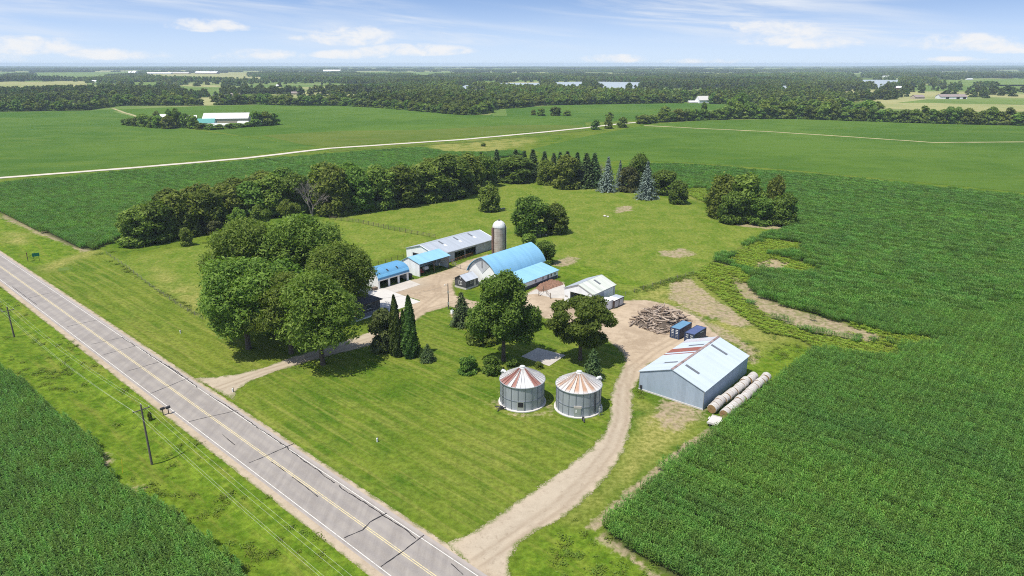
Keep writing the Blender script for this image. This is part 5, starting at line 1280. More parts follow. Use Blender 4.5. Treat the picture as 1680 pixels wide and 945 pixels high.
def garage():
    L, W, e, top = 11.4, 7.4, 2.5, 5.0
    o = thing('garage', 'white three bay garage with a rounded bright blue roof', 'garage', (-37.9, 184.3, 0), TH)
    P = arch_pts(W/2, e, top, 16, .85)
    for x in (0, L - .14): MB().prism_x([(0, 0), (W, 0)] + P[::-1], x, x + .14).build('wall', M['white'], o)
    m = MB(); wall_x(m, 0, .2, .14, L - .14, 0, e, [(.55, 3.6, 0, 2.15), (4.3, 7.2, 0, 2.15), (7.9, 10.7, 0, 2.15)]); m.build('wall', M['white'], o)
    MB().box(.14, W - .14, 0, L - .14, W, e).build('wall', M['white'], o)
    P2 = arch_pts(W/2 + .22, e + .02, top + .05, 16, .85, -.22)
    weld(arch_roof(MB(), P2, -.2, L + .2, .1).build('roof', M['blueroof_d'], o))
    MB().box(-.2, -.32, e - .12, L + .2, -.235, e + .1).build('fascia', M['white'], o)
    for x in (4.0, 7.6):
        P3 = arch_pts(W/2 + .33, e + .03, top + .175, 32, .85, -.33)
        weld(arch_roof(MB(), P3[7:11], x, x + .45, .05).build('roof_vent', M['darkmetal'], o))
    MB().box(.2, 4.5, 0, L - .2, 4.6, e + 1.4).build('bay_shade_partition', M['black'], o)  # near-black sheet paints deep shade behind the open bays
garage()
def garage_side():
    p = at((-37.9, 184.3), -1.1, .4); t = thing('wood_crate', 'low weathered wooden crate by the left corner of the garage', 'crate', (*p, 0), TH)
    MB().box(-.7, -.55, .12, .7, .55, .8).build('box', M['wood'], t)
    for y in (-.4, 0, .4): MB().box(-.72, y - .06, 0, .72, y + .06, .12).build('runner', M['wood'], t)
    p = at((-37.9, 184.3), 12.9, 1.2); t = thing('fuel_tank', 'small dark fuel tank between garage and open shed', 'tank', (*p, 0), TH)
    m = MB(); m.M = Matrix.Translation((0, 0, 1.0)) @ Matrix.Rotation(R(90), 4, 'X'); m.rings([(.2, -.85), (.55, -.7), (.55, .7), (.2, .85)], 16).build('barrel', M['darkmetal'], t, True)
    MB().box(-.45, -.6, 0, .45, -.5, .6).box(-.45, .5, 0, .45, .6, .6).build('stand', M['darkmetal'], t)
garage_side()

def dairy_barn():
    L, hw, e, top = 22.8, 5.5, 3.6, 8.4
    O = (-4.6, 183.9); o = thing('dairy_barn', 'big white dairy barn with a rounded sky blue roof and lean-to', 'barn', (*O, 0), TH)
    P = gothic_pts(hw, e, top)
    MB().prism_x([(0, 0), (2*hw, 0)] + P[::-1], .5, .66).build('wall', M['white'], o)
    MB().prism_x([(0, 0), (2*hw, 0)] + P[::-1], L - .16, L).build('wall', M['white'], o)
    for y in (0, 2*hw - .16): MB().box(.66, y, 0, L - .16, y + .16, e).build('wall', M['white'], o)
    P2 = gothic_pts(hw + .25, e - .15, top + .03, 12, -.25)
    weld(arch_roof(MB(), P2, 0, L + .25, .12).build('roof', M['blueroof'], o))
    # gray triangle set into the white gable
    MB().prism_x([(hw - 3.1, 6.5), (hw, 3.6), (hw + 3.1, 6.5), (hw + 1.8, 7.55), (hw, 8.2), (hw - 1.8, 7.55)], .44, .497).build('gable_panel', M['graywall_y'], o)
    MB().box(.36, hw - .12, 5.3, .435, hw + .12, 7.4).build('hay_track', M['darkmetal'], o)
    MB().box(.42, hw - 2.2, 0, .495, hw - 1.0, 2.1).build('door', M['darkwall'], o)
    MB().box(.42, 1.0, 1.0, .495, 1.8, 2.0).build('window', M['glass'], o)
    # lean-to on the right
    x0, x1, yo, zi, zo = 2.2, 20.7, -6.7, 3.55, 2.3
    MB().prism_x([(yo, 0), (-.01, 0), (-.01, zi), (yo, zo)], x0, x0 + .14).build('lean_to_wall', M['white'], o); MB().prism_x([(yo, 0), (-.01, 0), (-.01, zi), (yo, zo)], x1 - .14, x1).build('lean_to_wall', M['white'], o)
    m = MB(); wall_x(m, yo, .14, x0 + .14, x1 - .14, .9, zo, [(9.6, 10.2, 1.1, 1.9), (13.0, 13.6, 1.1, 1.9), (15.4, 16.1, .9, 1.95), (17.0, 17.6, 1.1, 1.9), (18.9, 19.5, 1.1, 1.9)]); w = m.build('lean_to_wall', M['white'], o)
    MB().box(x0 + .14, yo + .01, 0, x1 - .14, yo + .16, .9).build('lean_to_base', M['base'], o)
    for x, a, z in ((9.6, .6, 1.1), (13.0, .6, 1.1), (17.0, .6, 1.1), (18.9, .6, 1.1)): MB().box(x, yo + .05, z, x + a, yo + .1, z + .8).build('window', M['glass'], o)
    MB().box(15.4, yo + .05, 0.02, 16.1, yo + .009, 1.95).build('door', M['darkwall'], o)
    re = eave_ext(yo, zo, -.27, zi - .05, .35)
    roof_slope(MB(), *re, -.27, zi - .05, x0 - .2, x1 + .2, .1).build('lean_to_roof', M['blueroof_l'], o)
M['base'] = plain('dark_block_base', (.075, .075, .085), .8, var=.25)
dairy_barn()

def cabin():
    L, W, e, r = 5.0, 4.4, 2.65, 3.9
    o = thing('milk_house', 'little charcoal cabin with a light gray roof in front of the blue barn', 'cabin', (-13.0, 183.6, 0), TH)
    MB().box(-.06, -.06, -.1, L, W + .06, .5).build('foundation', M['conc'], o)
    MB().prism_x([(0, .5), (W, .5), (W, e), (W/2, r), (0, e)], 0, .12).build('wall', M['darkwall'], o)
    MB().box(.12, 0, .5, L, .12, e).build('wall', M['darkwall'], o); MB().box(.12, W - .12, .5, L, W, e).build('wall', M['darkwall'], o)
    re = eave_ext(0, e, W/2, r, .3); le = eave_ext(W, e, W/2, r, .3)
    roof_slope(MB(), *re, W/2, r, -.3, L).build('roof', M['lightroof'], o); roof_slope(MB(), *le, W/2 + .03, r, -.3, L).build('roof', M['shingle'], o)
    w = MB().box(-.05, 1.6, 1.25, -.005, 2.7, 2.15).build('window', M['glass'], o); MB().box(-.07, 1.5, 1.15, -.052, 2.8, 1.24).box(-.07, 1.5, 2.16, -.052, 2.8, 2.25).box(-.07, 1.5, 1.24, -.052, 1.59, 2.16).box(-.07, 2.71, 1.24, -.052, 2.8, 2.16).box(-.07, 2.1, 1.24, -.053, 2.2, 2.16).build('window_frame', M['white'], w)
    w = MB().box(1.7, -.05, 1.5, 2.5, -.005, 2.15).build('window', M['glass'], o); MB().box(1.6, -.07, 1.4, 2.6, -.052, 1.49).box(1.6, -.07, 2.16, 2.6, -.052, 2.25).box(1.6, -.07, 1.49, 1.69, -.052, 2.16).box(2.51, -.07, 1.49, 2.6, -.052, 2.16).build('window_frame', M['concdirty'], w)
    MB().box(3.2, -.05, .5, 3.95, -.005, 2.4).build('door', M['concdirty'], o)
    MB().box(-.04, 2.0, 3.0, -.005, 2.4, 3.3).build('lamp', M['white'], o)
cabin()

def shop():
    L, W, e, r = 11.0, 9.1, 3.75, 5.6
    O = (21.1, 168.4); o = thing('white_shop', 'white metal shop with a wide open doorway and weathered pale roof beyond the lawn trees', 'shop', (*O, 0), TH)
    front = [(0, 0), (2.3, 0), (2.3, 3.1), (7.2, 3.1), (7.2, 0), (W, 0), (W, e), (W/2, r), (0, e)]
    MB().prism_x(front, 0, .14).build('wall', M['whitemetal_y'], o)
    MB().prism_x(gable_poly(W, e, r), L - .14, L).build('wall', M['whitemetal_y'], o)
    MB().box(.14, 0, 0, L - .14, .14, e).build('wall', M['graywall'], o); MB().box(.14, W - .14, 0, L - .14, W, e).build('wall', M['whitemetal'], o)
    MB().box(5.4, -.05, .2, 9.9, -.005, 3.4).build('wall_panel', M['whitemetal'], o, label='brighter replacement wall panel')
    re = eave_ext(0, e, W/2, r, .25); le = eave_ext(W, e, W/2, r, .25)
    roof_slope(MB(), *re, W/2, r, -.25, L + .25).build('roof', M['greenwhite'], o); roof_slope(MB(), *le, W/2 + .03, r, -.25, L + .25).build('roof', M['grayroof'], o)
    slope_patch(MB(), *re, W/2, r, .45, .88, 6.0, 6.8, .122).build('skylight', M['skylight'], o)
    MB().box(-.1, 1.6, 2.0, -.004, 1.9, 2.4).build('lamp', M['darkmetal'], o); MB().box(-.06, 8.0, 1.4, -.005, 8.8, 1.75).build('sign_board', M['concdirty'], o)
shop()
def shop_boxes():
    t = thing('storage_box', 'white metal storage box beside the shop, nearer the tree', 'container', (23.3, 164.9, 0), R(48))
    MB().box(0, 0, .15, 4.9, 2.5, 2.4).build('body', M['whitemetal'], t); MB().box(-.08, -.08, 2.4, 4.98, 2.58, 2.5).build('roof', M['white'], t)
    MB().box(.9, -.05, .2, 1.9, -.005, 2.2).build('door', M['graywall'], t); MB().box(0, 0, 0, 4.9, .2, .15).box(0, 2.3, 0, 4.9, 2.5, .15).build('skid', M['darkmetal'], t)
    t = thing('storage_box', 'storage box with dark framed doors and a half white roof beside the shop', 'container', (26.7, 167.9, 0), R(48))
    MB().box(0, 0, .15, 4.4, 2.5, 2.25).build('body', M['wood_dark'], t); MB().box(-.02, -.08, 2.25, 2.2, 2.58, 2.36).build('roof', M['white'], t, label='white half of the roof'); MB().box(2.2, -.08, 2.25, 4.48, 2.58, 2.36).build('roof', M['grayroof'], t, label='gray half of the roof')
    for x in (.2, 2.4): MB().box(x, -.05, .3, x + 1.75, -.005, 2.0).build('door', M['graywall'], t)
    MB().box(0, 0, 0, 4.4, .2, .15).box(0, 2.3, 0, 4.4, 2.5, .15).build('skid', M['darkmetal'], t)
M['wood_dark'] = plain('dark_brown_framing', (.055, .035, .03), .8, var=.3)
shop_boxes()

def container(x, y, rz, label, top, marks):
    t = thing('shipping_container', label, 'shipping container', (x, y, 0), rz)
    L, W, H = 6.06, 2.44, 2.59
    MB().box(.06, 0.03, .15, L - .02, .1, H - .12).box(.06, W - .1, .15, L - .02, W - .03, H - .12).box(L - .1, .1, .15, L - .03, W - .1, H - .12).build('side_panel', M['navy'], t)
    MB().box(.05, .05, H - .12, L - .05, W - .05, H - .04).build('roof', top, t)
    m = MB()
    for yy in (0, W - .12): m.box(0, yy, 0, L, yy + .12, .15).box(0, yy, H - .12, L, yy + .12, H)
    for xx in (0, L - .14):
        m.box(xx, .12, 0, xx + .14, W - .12, .15).box(xx, .12, H - .12, xx + .14, W - .12, H)
        for yy in (0, W - .14): m.box(xx, yy, .15, xx + .14, yy + .14, H - .12)
    m.build('frame', M['navy'], t)
    for yy in (.14, W/2 + .01):
        d = MB().box(.04, yy, .17, .1, yy + W/2 - .15, H - .14).build('door', M['navy'], t)
        for k in (.25, .72):
            MB().tube([(.005, yy + k, .12), (.005, yy + k, H - .12)], .028, 6).build('lock_rod', M['galv'], d)
        for z in (.55, .95): MB().box(.012, yy + .22, z, .036, yy + .78, z + .09).build('handle', M['galv'], d)
        for z in marks: MB().box(.03, yy + .32, z, .038, yy + .86, z + .16).build('marking', M['white'], d)
    if top is M['navytop2']:
        for k, (a, z, w) in enumerate(((3.0, 2.05, .5), (3.6, 2.08, .25), (4.0, 2.05, .6))): MB().box(a, .016, z, a + w, .028, z + .14).build('marking', M['white'], t)
container(38.75, 146.8, R(49), 'navy shipping container with a light blue roof, beside the log pile', M['navytop'], (1.35, 1.7, 2.1))
container(41.35, 143.6, R(49), 'navy shipping container with a dark blue roof, nearer the machine shed', M['navytop2'], (1.5, 2.0))

def house():
    L, W, e = 16.5, 9.0, 3.0
    o = thing('farmhouse', 'long dark gray house with a dark shingled roof half hidden beneath the maples', 'house', (*at((-34.3, 167.3), -L, 0), 0), TH)
    MB().box(0, 0, .4, L, W, e).build('wall', M['darkwall'], o); MB().box(-.03, -.03, -.1, L + .03, W + .03, .4).build('foundation', M['conc'], o)
    m = MB(); a = .5; r = 4.9; m.add([(-a, -a, e), (L + a, -a, e), (L + a, W + a, e), (-a, W + a, e), (4.2, W/2, r), (L - 4.2, W/2, r)], [(0, 1, 5, 4), (1, 2, 5), (2, 3, 4, 5), (3, 0, 4), (0, 3, 2, 1)]); m.build('roof', M['shingle'], o)
    MB().box(-a, -a - .06, e - .16, L + a, -a - .005, e + .04).box(L + a + .005, -a, e - .16, L + a + .06, W + a, e + .04).build('gutter', M['darkmetal'], o)
    for x in (2.0, 5.4, 12.0): 
        w = MB().box(x, -.06, 1.3, x + 1.5, -.005, 2.4).build('window', M['glass'], o); MB().box(x - .1, -.08, 1.2, x + 1.6, -.062, 1.29).box(x - .1, -.08, 2.41, x + 1.6, -.062, 2.5).build('window_frame', M['white'], w)
    w = MB().box(L + .005, 2.2, 1.4, L + .06, 3.4, 2.3).build('window', M['glass'], o); MB().box(L + .062, 2.1, 1.3, L + .08, 3.5, 1.39).box(L + .062, 2.1, 2.31, L + .08, 3.5, 2.4).box(L + .062, 2.1, 1.39, L + .08, 2.19, 2.31).box(L + .062, 3.41, 1.39, L + .08, 3.5, 2.31).build('window_frame', M['white'], w)
    MB().box(8.2, -.06, .45, 9.2, -.005, 2.5).build('door', M['redbarn'], o)
    MB().box(-.2, -2.2, 0, L + 1.4, -.06, .34).build('porch', M['porch'], o)
    MB().box(-.2, -2.28, .0, L + 1.4, -2.205, .30).build('porch_edge', M['white'], o)
    MB().box(5.5, 5.8, 3.6, 6.3, 6.7, 5.7).build('chimney', M['tan'], o)
M['porch'] = plain('gray_porch_boards', (.16, .165, .185), .7, var=.2)
house()

# ------------------------------------------------------------------ hay bales, logs, rubble
def bale_mesh():
    m = MB(); n = 28; r = .76; prof = [(.0, -.66), (.70, -.665), (.755, -.6), (.765, -.3), (.755, 0), (.77, .3), (.755, .6), (.70, .665), (.0, .66)]
    g = np.random.default_rng(9); wob = 1 + .02 * g.normal(size=n)
    vs = []; 
    for rr, x in prof: vs += [(x + (.02 * g.normal() if rr < .6 else 0), max(.02, rr) * wob[i] * math.cos(2*math.pi*i/n), max(.02, rr) * wob[i] * math.sin(2*math.pi*i/n) * .985 + .745) for i in range(n)]
    k = len(prof)
    for a in range(k - 1):
        m.cur = 1 if a in (0, k - 2) else 0
        m.add([], []); 
        s0 = len(m.v)
        m.add([vs[a*n+i] for i in range(n)] + [vs[(a+1)*n+i] for i in range(n)], [(i, (i+1) % n, n + (i+1) % n, n + i) for i in range(n)])
    return m.mesh('hay_bale', [M['bale'], M['baleend']], True)
BALE = bale_mesh()
def bales(a, b, n, first, mid, last, grp):
    A = Vector(a); B = Vector(b); ang = math.atan2(B.y - A.y, B.x - A.x)
    for i in range(n):
        p = A.lerp(B, i / (n - 1)); nrm = Vector((-math.sin(ang), math.cos(ang)))
        p = p + nrm * random.gauss(0, .09)
        o = link('hay_bale', BALE); s = random.uniform(1.14, 1.25); o.location = (p.x, p.y, 0); o.scale = (1.06, s, s); o.rotation_euler = (random.uniform(-3, 3) * 0, 0, ang + random.gauss(0, .04))
        tag(o, first if i == 0 else (last if i == n - 1 else mid), 'hay bale', None if i in (0, n - 1) else grp)
bales((37.0, 112.3), (48.6, 125.5), 12, 'round hay bale at the near end of the row against the shed wall', 'round wrapped hay bale inside the row against the shed wall', 'round hay bale at the far end of the row against the shed wall', 'bales in the row against the shed')
bales((38.7, 110.3), (51.1, 125.0), 13, 'round hay bale at the near end of the row beside the corn', 'round wrapped hay bale inside the row beside the corn', 'round hay bale at the far end of the row beside the corn', 'bales in the row beside the corn')

def logs():
    g = random.Random(21); ms = []
    for i in range(7):
        m = MB(); L = (1.6, 2.2, 2.8, 3.4, 2.0, 4.2, 2.5)[i]; r = (.16, .13, .19, .17, .24, .21, .11)[i]; k = 6; P = []; rr = []
        for j in range(k):
            f = j / (k - 1); P.append((-L/2 + L * f, g.gauss(0, .07), g.gauss(0, .06))); rr.append(r * (1.1 - .4 * f) * g.uniform(.9, 1.1))
        m.tube(P, rr, 8)
        if i in (2, 3, 5): m.tube([P[3], (P[3][0] + .5, .5, .25)], [r * .5, r * .25], 6)
        ms.append(m.mesh('dead_log', M['log'], True))
    base = GP([(1034, 530), (1052, 516), (1075, 508), (1100, 512), (1130, 524), (1118, 534), (1098, 545), (1088, 549), (1062, 542)])
    c1 = Vector(G(1074, 521)); c2 = Vector(G(1104, 526)); n = 0; tries = 0
    LG = 'loose logs in the log pile'
    while n < 250 and tries < 9000:
        tries += 1
        x = g.uniform(min(p[0] for p in base), max(p[0] for p in base)); y = g.uniform(min(p[1] for p in base), max(p[1] for p in base))
        d = float(sdf(base, np.array([x]), np.array([y]))[0])
        if d < .2: continue
        h = min(2.9, 1.15 * d) * (.55 + .45 * math.exp(-((Vector((x, y)) - c1).length / 5) ** 2)) + .12
        z = h * (g.random() ** .35); ang = g.choice((R(8), R(140), R(75))) + g.gauss(0, .5)
        o = link('dead_log', ms[g.randrange(7)]); o.location = (x, y, max(.14, z)); o.rotation_euler = (g.uniform(0, 6), g.gauss(0, .16), ang); s = g.uniform(.8, 1.15); o.scale = (s, s, s)
        tag(o, 'weathered log in the tangled log pile beside the containers', 'log', LG); n += 1
    for (u, v, z, L, r, a, lb) in ((1080, 508, 2.5, 4.6, .42, R(5), 'thick dark trunk lying on top of the log pile'), (1064, 512, 2.1, 3.6, .32, R(-10), 'shorter trunk lying on the left top of the log pile'), (1112, 518, 1.6, 3.4, .36, R(-40), 'dark root end on the right of the log pile')):
        X, Y = G(u, v, z); m = MB(); m.tube([(-L/2, 0, 0), (0, .1, .05), (L/2, 0, 0)], [r * 1.2, r, r * .8], 10); o = m.build('tree_trunk_log', M['log'], None, True); o.location = (X, Y, z); o.rotation_euler = (0, 0, a); tag(o, lb, 'log')
    # soil and bark core under the logs
    m = MB(); N = 18; vs = []; P = np.asarray(base); c = P.mean(0); ring = []
    for k, (f, z) in enumerate(((1.02, -.05), (.8, .7), (.5, 1.5), (.2, 1.9))):
        for p in P: q = c + (p - c) * f; vs.append((q[0], q[1], z))
    nb = len(P); m.add(vs, [(k*nb+i, k*nb+(i+1)%nb, (k+1)*nb+(i+1)%nb, (k+1)*nb+i) for k in range(3) for i in range(nb)] + [tuple(range(3*nb, 4*nb))])
    tag(m.build('bark_heap', M['bark']), 'dark heap of bark and soil under the logs', 'heap', kind='stuff')
logs()

def heap(name, pts, hgt, mat, label, cat, seed, step=.35):
    g = np.random.default_rng(seed); poly = GP(pts); a = np.asarray(poly); xs = np.arange(a[:, 0].min() - .5, a[:, 0].max() + .5, step); ys = np.arange(a[:, 1].min() - .5, a[:, 1].max() + .5, step)
    X, Y = np.meshgrid(xs, ys); D = sdf(poly, X, Y); Z = hgt * np.clip(D / .9, -.1, 1) * (.25 + .9 * g.random(X.shape)) - .03
    i = np.arange(X.size).reshape(X.shape); F = np.stack([i[:-1, :-1], i[:-1, 1:], i[1:, 1:], i[1:, :-1]], -1).reshape(-1, 4); F = F[D.ravel()[F].max(1) > -.1]
    me = np_mesh(name, np.stack([X.ravel(), Y.ravel(), Z.ravel()], 1), F, mat); me.validate()
    return tag(link(name, me), label, cat)
heap('rubble_heap', [(878, 473), (884, 466), (906, 459), (922, 463), (926, 467), (908, 473), (895, 478), (886, 479)], .75, M['debris'], 'reddish brown rubble heap beside the lean-to of the blue barn', 'heap', 31)

# ------------------------------------------------------------------ trailer, poles, wires, signs, fences
def trailer():
    X, Y = G(1172, 695); t = thing('utility_trailer', 'small flat white topped trailer between the hay bales and the corn', 'trailer', (X, Y, 0), R(58))
    MB().box(-1.6, -.95, .55, 1.6, .95, .68).build('deck', M['conc'], t); MB().box(-1.6, -.95, .68, -1.45, .95, .9).box(1.5, -.95, .68, 1.6, .95, .82).build('rail', M['conc'], t)
    for s in (-1, 1):
        m = MB(); m.M = Matrix.Translation((.3, s * 1.08, .33)) @ Matrix.Rotation(R(90), 4, 'X'); w = m.rings([(.2, -.1), (.33, -.09), (.33, .09), (.2, .1)], 18).build('wheel', M['tyre'], t)
        MB().box(-.15, s * .97, .69, .75, s * 1.22, .74).build('mudguard', M['conc'], t)
    MB().beam((-1.6, -.5, .5), (-2.7, 0, .45), .08, .1).beam((-1.6, .5, .5), (-2.7, 0, .45), .08, .1).box(-2.85, -.08, .38, -2.65, .08, .52).build('drawbar', M['darkmetal'], t)
trailer()

POLE1 = G(248.3, 757); STEP = Vector((-118.5 + 58.2, 150.5 - 95.9)); LD = STEP.normalized(); LN = Vector((-LD.y, LD.x))
def utility_pole(x, y, h, label):
    z = gzf(x, y); t = thing('utility_pole', label, 'utility pole', (x, y, z), math.atan2(LD.y, LD.x))
    MB().tube([(0, 0, -.5), (0, 0, h)], [.19, .12], 10).build('pole', M['polewood'], t, True)
    MB().box(.10, -1.25, h - 1.05, .22, 1.25, h - .92).build('crossarm', M['polewood'], t)
    for s in (-1, 1): MB().beam((.16, s * .75, h - 1.0), (.10, 0, h - 1.75), .05, .03).build('brace', M['darkmetal'], t)
    for y_, z_ in ((-1.18, h - .92), (1.18, h - .92), (0, h)): MB().rings([(.03, z_), (.03, z_ + .08), (.07, z_ + .1), (.05, z_ + .2)], 8, c=(.16 if y_ else 0, y_)).build('insulator', M['conc'], t)
    return t
M['polewood'] = plain('weathered_pole_wood', (.13, .11, .09), .9, var=.25, scale=2)
H1, H2 = 10.8, 7.6
utility_pole(POLE1[0], POLE1[1], H1, 'tall wooden utility pole with a crossarm on the near roadside verge')
P2 = G(22.5, 549); utility_pole(P2[0], P2[1], H2, 'wooden utility pole with a crossarm farther along the road at the left edge')
P3 = (POLE1[0] - STEP.x * 1.25, POLE1[1] - STEP.y * 1.25)
def wires():
    ends = [(P3, 10.8), (POLE1, H1), (P2, H2), ((P2[0] + STEP.x, P2[1] + STEP.y), 9.5)]
    for off, dz, lb in ((-1.18, -.70, 'thin bright power line wire on the field side of the poles'), (0, .22, 'thin bright power line wire along the pole tops'), (1.18, -.70, 'thin bright power line wire on the road side of the poles'), (.14, -2.4, 'lowest thin wire strung below the crossarms')):
        pts = []
        for (a, ha), (b, hb) in zip(ends, ends[1:]):
            za, zb = ha + gzf(*a) + dz, hb + gzf(*b) + dz
            for k in range(24):
                f = k / 24; p = Vector(a).lerp(Vector(b), f) + LN * off * -1; pts.append((p.x, p.y, za + (zb - za) * f - 4 * 1.3 * f * (1 - f)))
        tag(MB().tube(pts, .009, 4).build('power_line', M['wire']), lb, 'power line')
M['wire'] = plain('aluminium_wire', (.62, .62, .52), .35, .3, var=.05)
wires()
def mailboxes():
    for u, v, lb, rz in ((268, 681, 'black mailbox on a post beside the road, left of two', 0), (277, 679, 'black mailbox on a post beside the road, right of two', .1)):
        X, Y = G(u, v); t = thing('mailbox', lb, 'mailbox', (X, Y, gzf(X, Y)), math.atan2(RN.y, RN.x) + rz)
        MB().box(-.06, -.06, -.2, .06, .06, 1.15).build('post', M['post'], t)
        m = MB(); pr = [(-.2, 1.15), (.2, 1.15), (.2, 1.4)] + [(.2 * math.cos(a), 1.4 + .2 * math.sin(a)) for a in np.linspace(.3, 2.84, 7)] + [(-.2, 1.4)]; m.prism_x(pr, -.35, .4); b = m.build('box', M['darkmetal'], t)
        MB().box(.41, -.14, 1.2, .425, .14, 1.5).build('door', M['black'], b)
mailboxes()
plant_px('bush1', 247, 688, 674, 7, 'small dark shrub in the ditch behind the tall utility pole')
def marker(u, v, vt, label, name, cat, kind):
    X, Y = G(u, v); z = gzf(X, Y); t = thing(name, label, cat, (X, Y, z), R(30))
    if kind == 'post': MB().tube([(0, 0, -.2), (.25, .1, 2.3)], .035, 6).build('rod', M['signyellow'], t)
    else:
        MB().rings([(.11, -.1), (.11, .55), (.14, .56), (.14, .62), (.09, .75), (.03, .78)], 12).build('standpipe', M['white'], t, True); MB().tube([(.16, 0, -.1), (.16, 0, .95)], .05, 6).build('stake', M['post'], t)
marker(201, 776, 744, 'leaning yellow marker rod in the grass by the near corn', 'marker_rod', 'marker', 'post')
marker(296, 546, 534, 'white capped pipe with a dark stake on the mown verge left of the maples', 'standpipe', 'pipe', 'pipe')
marker(619, 725, 712, 'white capped pipe with a dark stake alone on the front lawn', 'standpipe', 'pipe', 'pipe')
marker(382, 643, 636, 'short pipe with a stake at the corner of the gravel drive', 'standpipe', 'pipe', 'pipe')
def signs():
    X, Y = G(60.5, 427); t = thing('road_sign', 'green rectangular road sign on two posts in the verge', 'road sign', (X, Y, gzf(X, Y)), R(35))
    for x in (-.7, .7): MB().box(x - .05, .03, -.2, x + .05, .12, 2.6).build('post', M['post'], t)
    MB().box(-1.0, -.03, 1.55, 1.0, .02, 2.7).build('sign_panel', M['signgreen'], t)
    X, Y = G(46.5, 428); t = thing('road_sign', 'thin two posted sign seen edge on beside the green sign', 'road sign', (X, Y, gzf(X, Y)), R(120))
    for x in (-.45, .45): MB().box(x - .05, .03, -.2, x + .05, .12, 2.9).build('post', M['post'], t)
    MB().box(-.6, -.03, 1.9, .6, .02, 2.9).build('sign_panel', M['rust'], t)
signs()
def yard_pole():
    X, Y = G(736, 507); t = thing('yard_light_pole', 'wooden yard light pole at the edge of the gravel yard', 'light pole', (X, Y, 0))
    MB().tube([(0, 0, -.4), (0, 0, 7.0)], [.16, .11], 9).build('pole', M['polewood'], t, True); MB().tube([(0, 0, 6.6), (-.7, -.4, 6.85)], .03, 6).build('arm', M['galv'], t)
    MB().rings([(.05, 6.6), (.2, 6.66), (.2, 6.76), (.08, 6.9)], 12, c=(-.75, -.43)).build('lamp', M['conc'], t); MB().box(-.2, -.35, 1.2, .2, -.13, 2.0).build('meter_box', M['galv'], t)
    MB().box(-.16, -.3, 4.4, .16, -.1, 5.0).build('transformer_box', M['galv'], t)
    X, Y = G(742, 514); t = thing('well_cap', 'white round well casing beside the yard light pole', 'well cap', (X, Y, 0)); MB().rings([(.45, 0), (.45, .7), (.38, .8)], 16).build('casing', M['white'], t, True); MB().rings([(.3, .8), (.3, .92), (.1, .95)], 12).build('cap', M['galv'], t)
    a = Vector((*G(736, 507), 6.5)); b = Vector((*at((-34.3, 167.3), -2, 1), 3.2)); pts = [tuple(a.lerp(b, k / 14) - Vector((0, 0, 2.4 * (k / 14) * (1 - k / 14)))) for k in range(15)]
    tag(MB().tube(pts, .02, 4).build('service_wire', M['darkmetal']), 'dark service wire from the yard light pole to the house', 'power line')
yard_pole()

def fence(name, pts, label, spacing, ph, rails, mat, post_r=.08, rail_r=.035, z0=0):
    P = [Vector(G(*p)) for p in pts]; t = thing(name, label, 'fence', (P[0].x, P[0].y, 0))
    off = P[0]; cum = [0]
    for a, b in zip(P, P[1:]): cum.append(cum[-1] + (b - a).length)
    def pos(s):
        for i in range(len(P) - 1):
            if s <= cum[i+1] or i == len(P) - 2: return P[i].lerp(P[i+1], (s - cum[i]) / (cum[i+1] - cum[i])) - off
    n = max(2, min(100, int(cum[-1] / spacing)))
    for k in range(n + 1):
        if k > 99: break
        q = pos(cum[-1] * k / n); hh = ph * random.uniform(.94, 1.08)
        MB().tube([(q.x, q.y, -.2), (q.x + random.gauss(0, .03), q.y, hh)], post_r * random.uniform(.85, 1.2), 6).build('post', mat, t)
    for z in rails:
        pp = [(*(p - off), z) for p in P]; MB().tube(pp, rail_r, 4).build('rail', mat, t)
fence('pasture_fence', [(541, 360), (590, 366), (640, 377), (714, 391)], 'dark timber post and rail fence crossing the pasture behind the sheds', 2.9, 1.6, (.5, .95, 1.4), M['post'], .09, .05)
fence('wire_fence', [(176, 418), (210, 441), (250, 473), (300, 507), (332, 524)], 'thin wire fence on light posts along the left lawn', 4.2, 1.2, (.4, .75, 1.1), M['graybark'], .055, .012)
fence('yard_fence', [(598, 441), (630, 433), (662, 423)], 'dark wire fence behind the garage', 2.6, 1.4, (.6, 1.0, 1.3), M['post'], .06, .02)
fence('corral_fence', [(742, 434), (750, 440), (757, 442), (768, 444)], 'gray corral fence between open shed and barn', 2.4, 1.5, (.5, .9, 1.3), M['graybark'], .07, .04)
fence('corral_gate_fence', [(741, 433), (752, 429), (764, 424), (775, 421)], 'rusty red corral panels before the pole barn openings', 2.2, 1.4, (.4, .7, 1.0, 1.3), M['rust'], .05, .04)
fence('barnyard_fence', [(884, 486), (893, 478), (903, 490)], 'short wooden fence at the edge of the barnyard slab', 3.0, 1.7, (.6, 1.1), M['wood'], .10, .05)
fence('back_pasture_fence', [(1012, 481), (1022, 486), (1060, 474), (1100, 461), (1138, 450)], 'thin wire fence along the back pasture near the shop boxes', 3.6, 1.4, (.5, 1.0), M['graybark'], .05, .012)
M_ = M
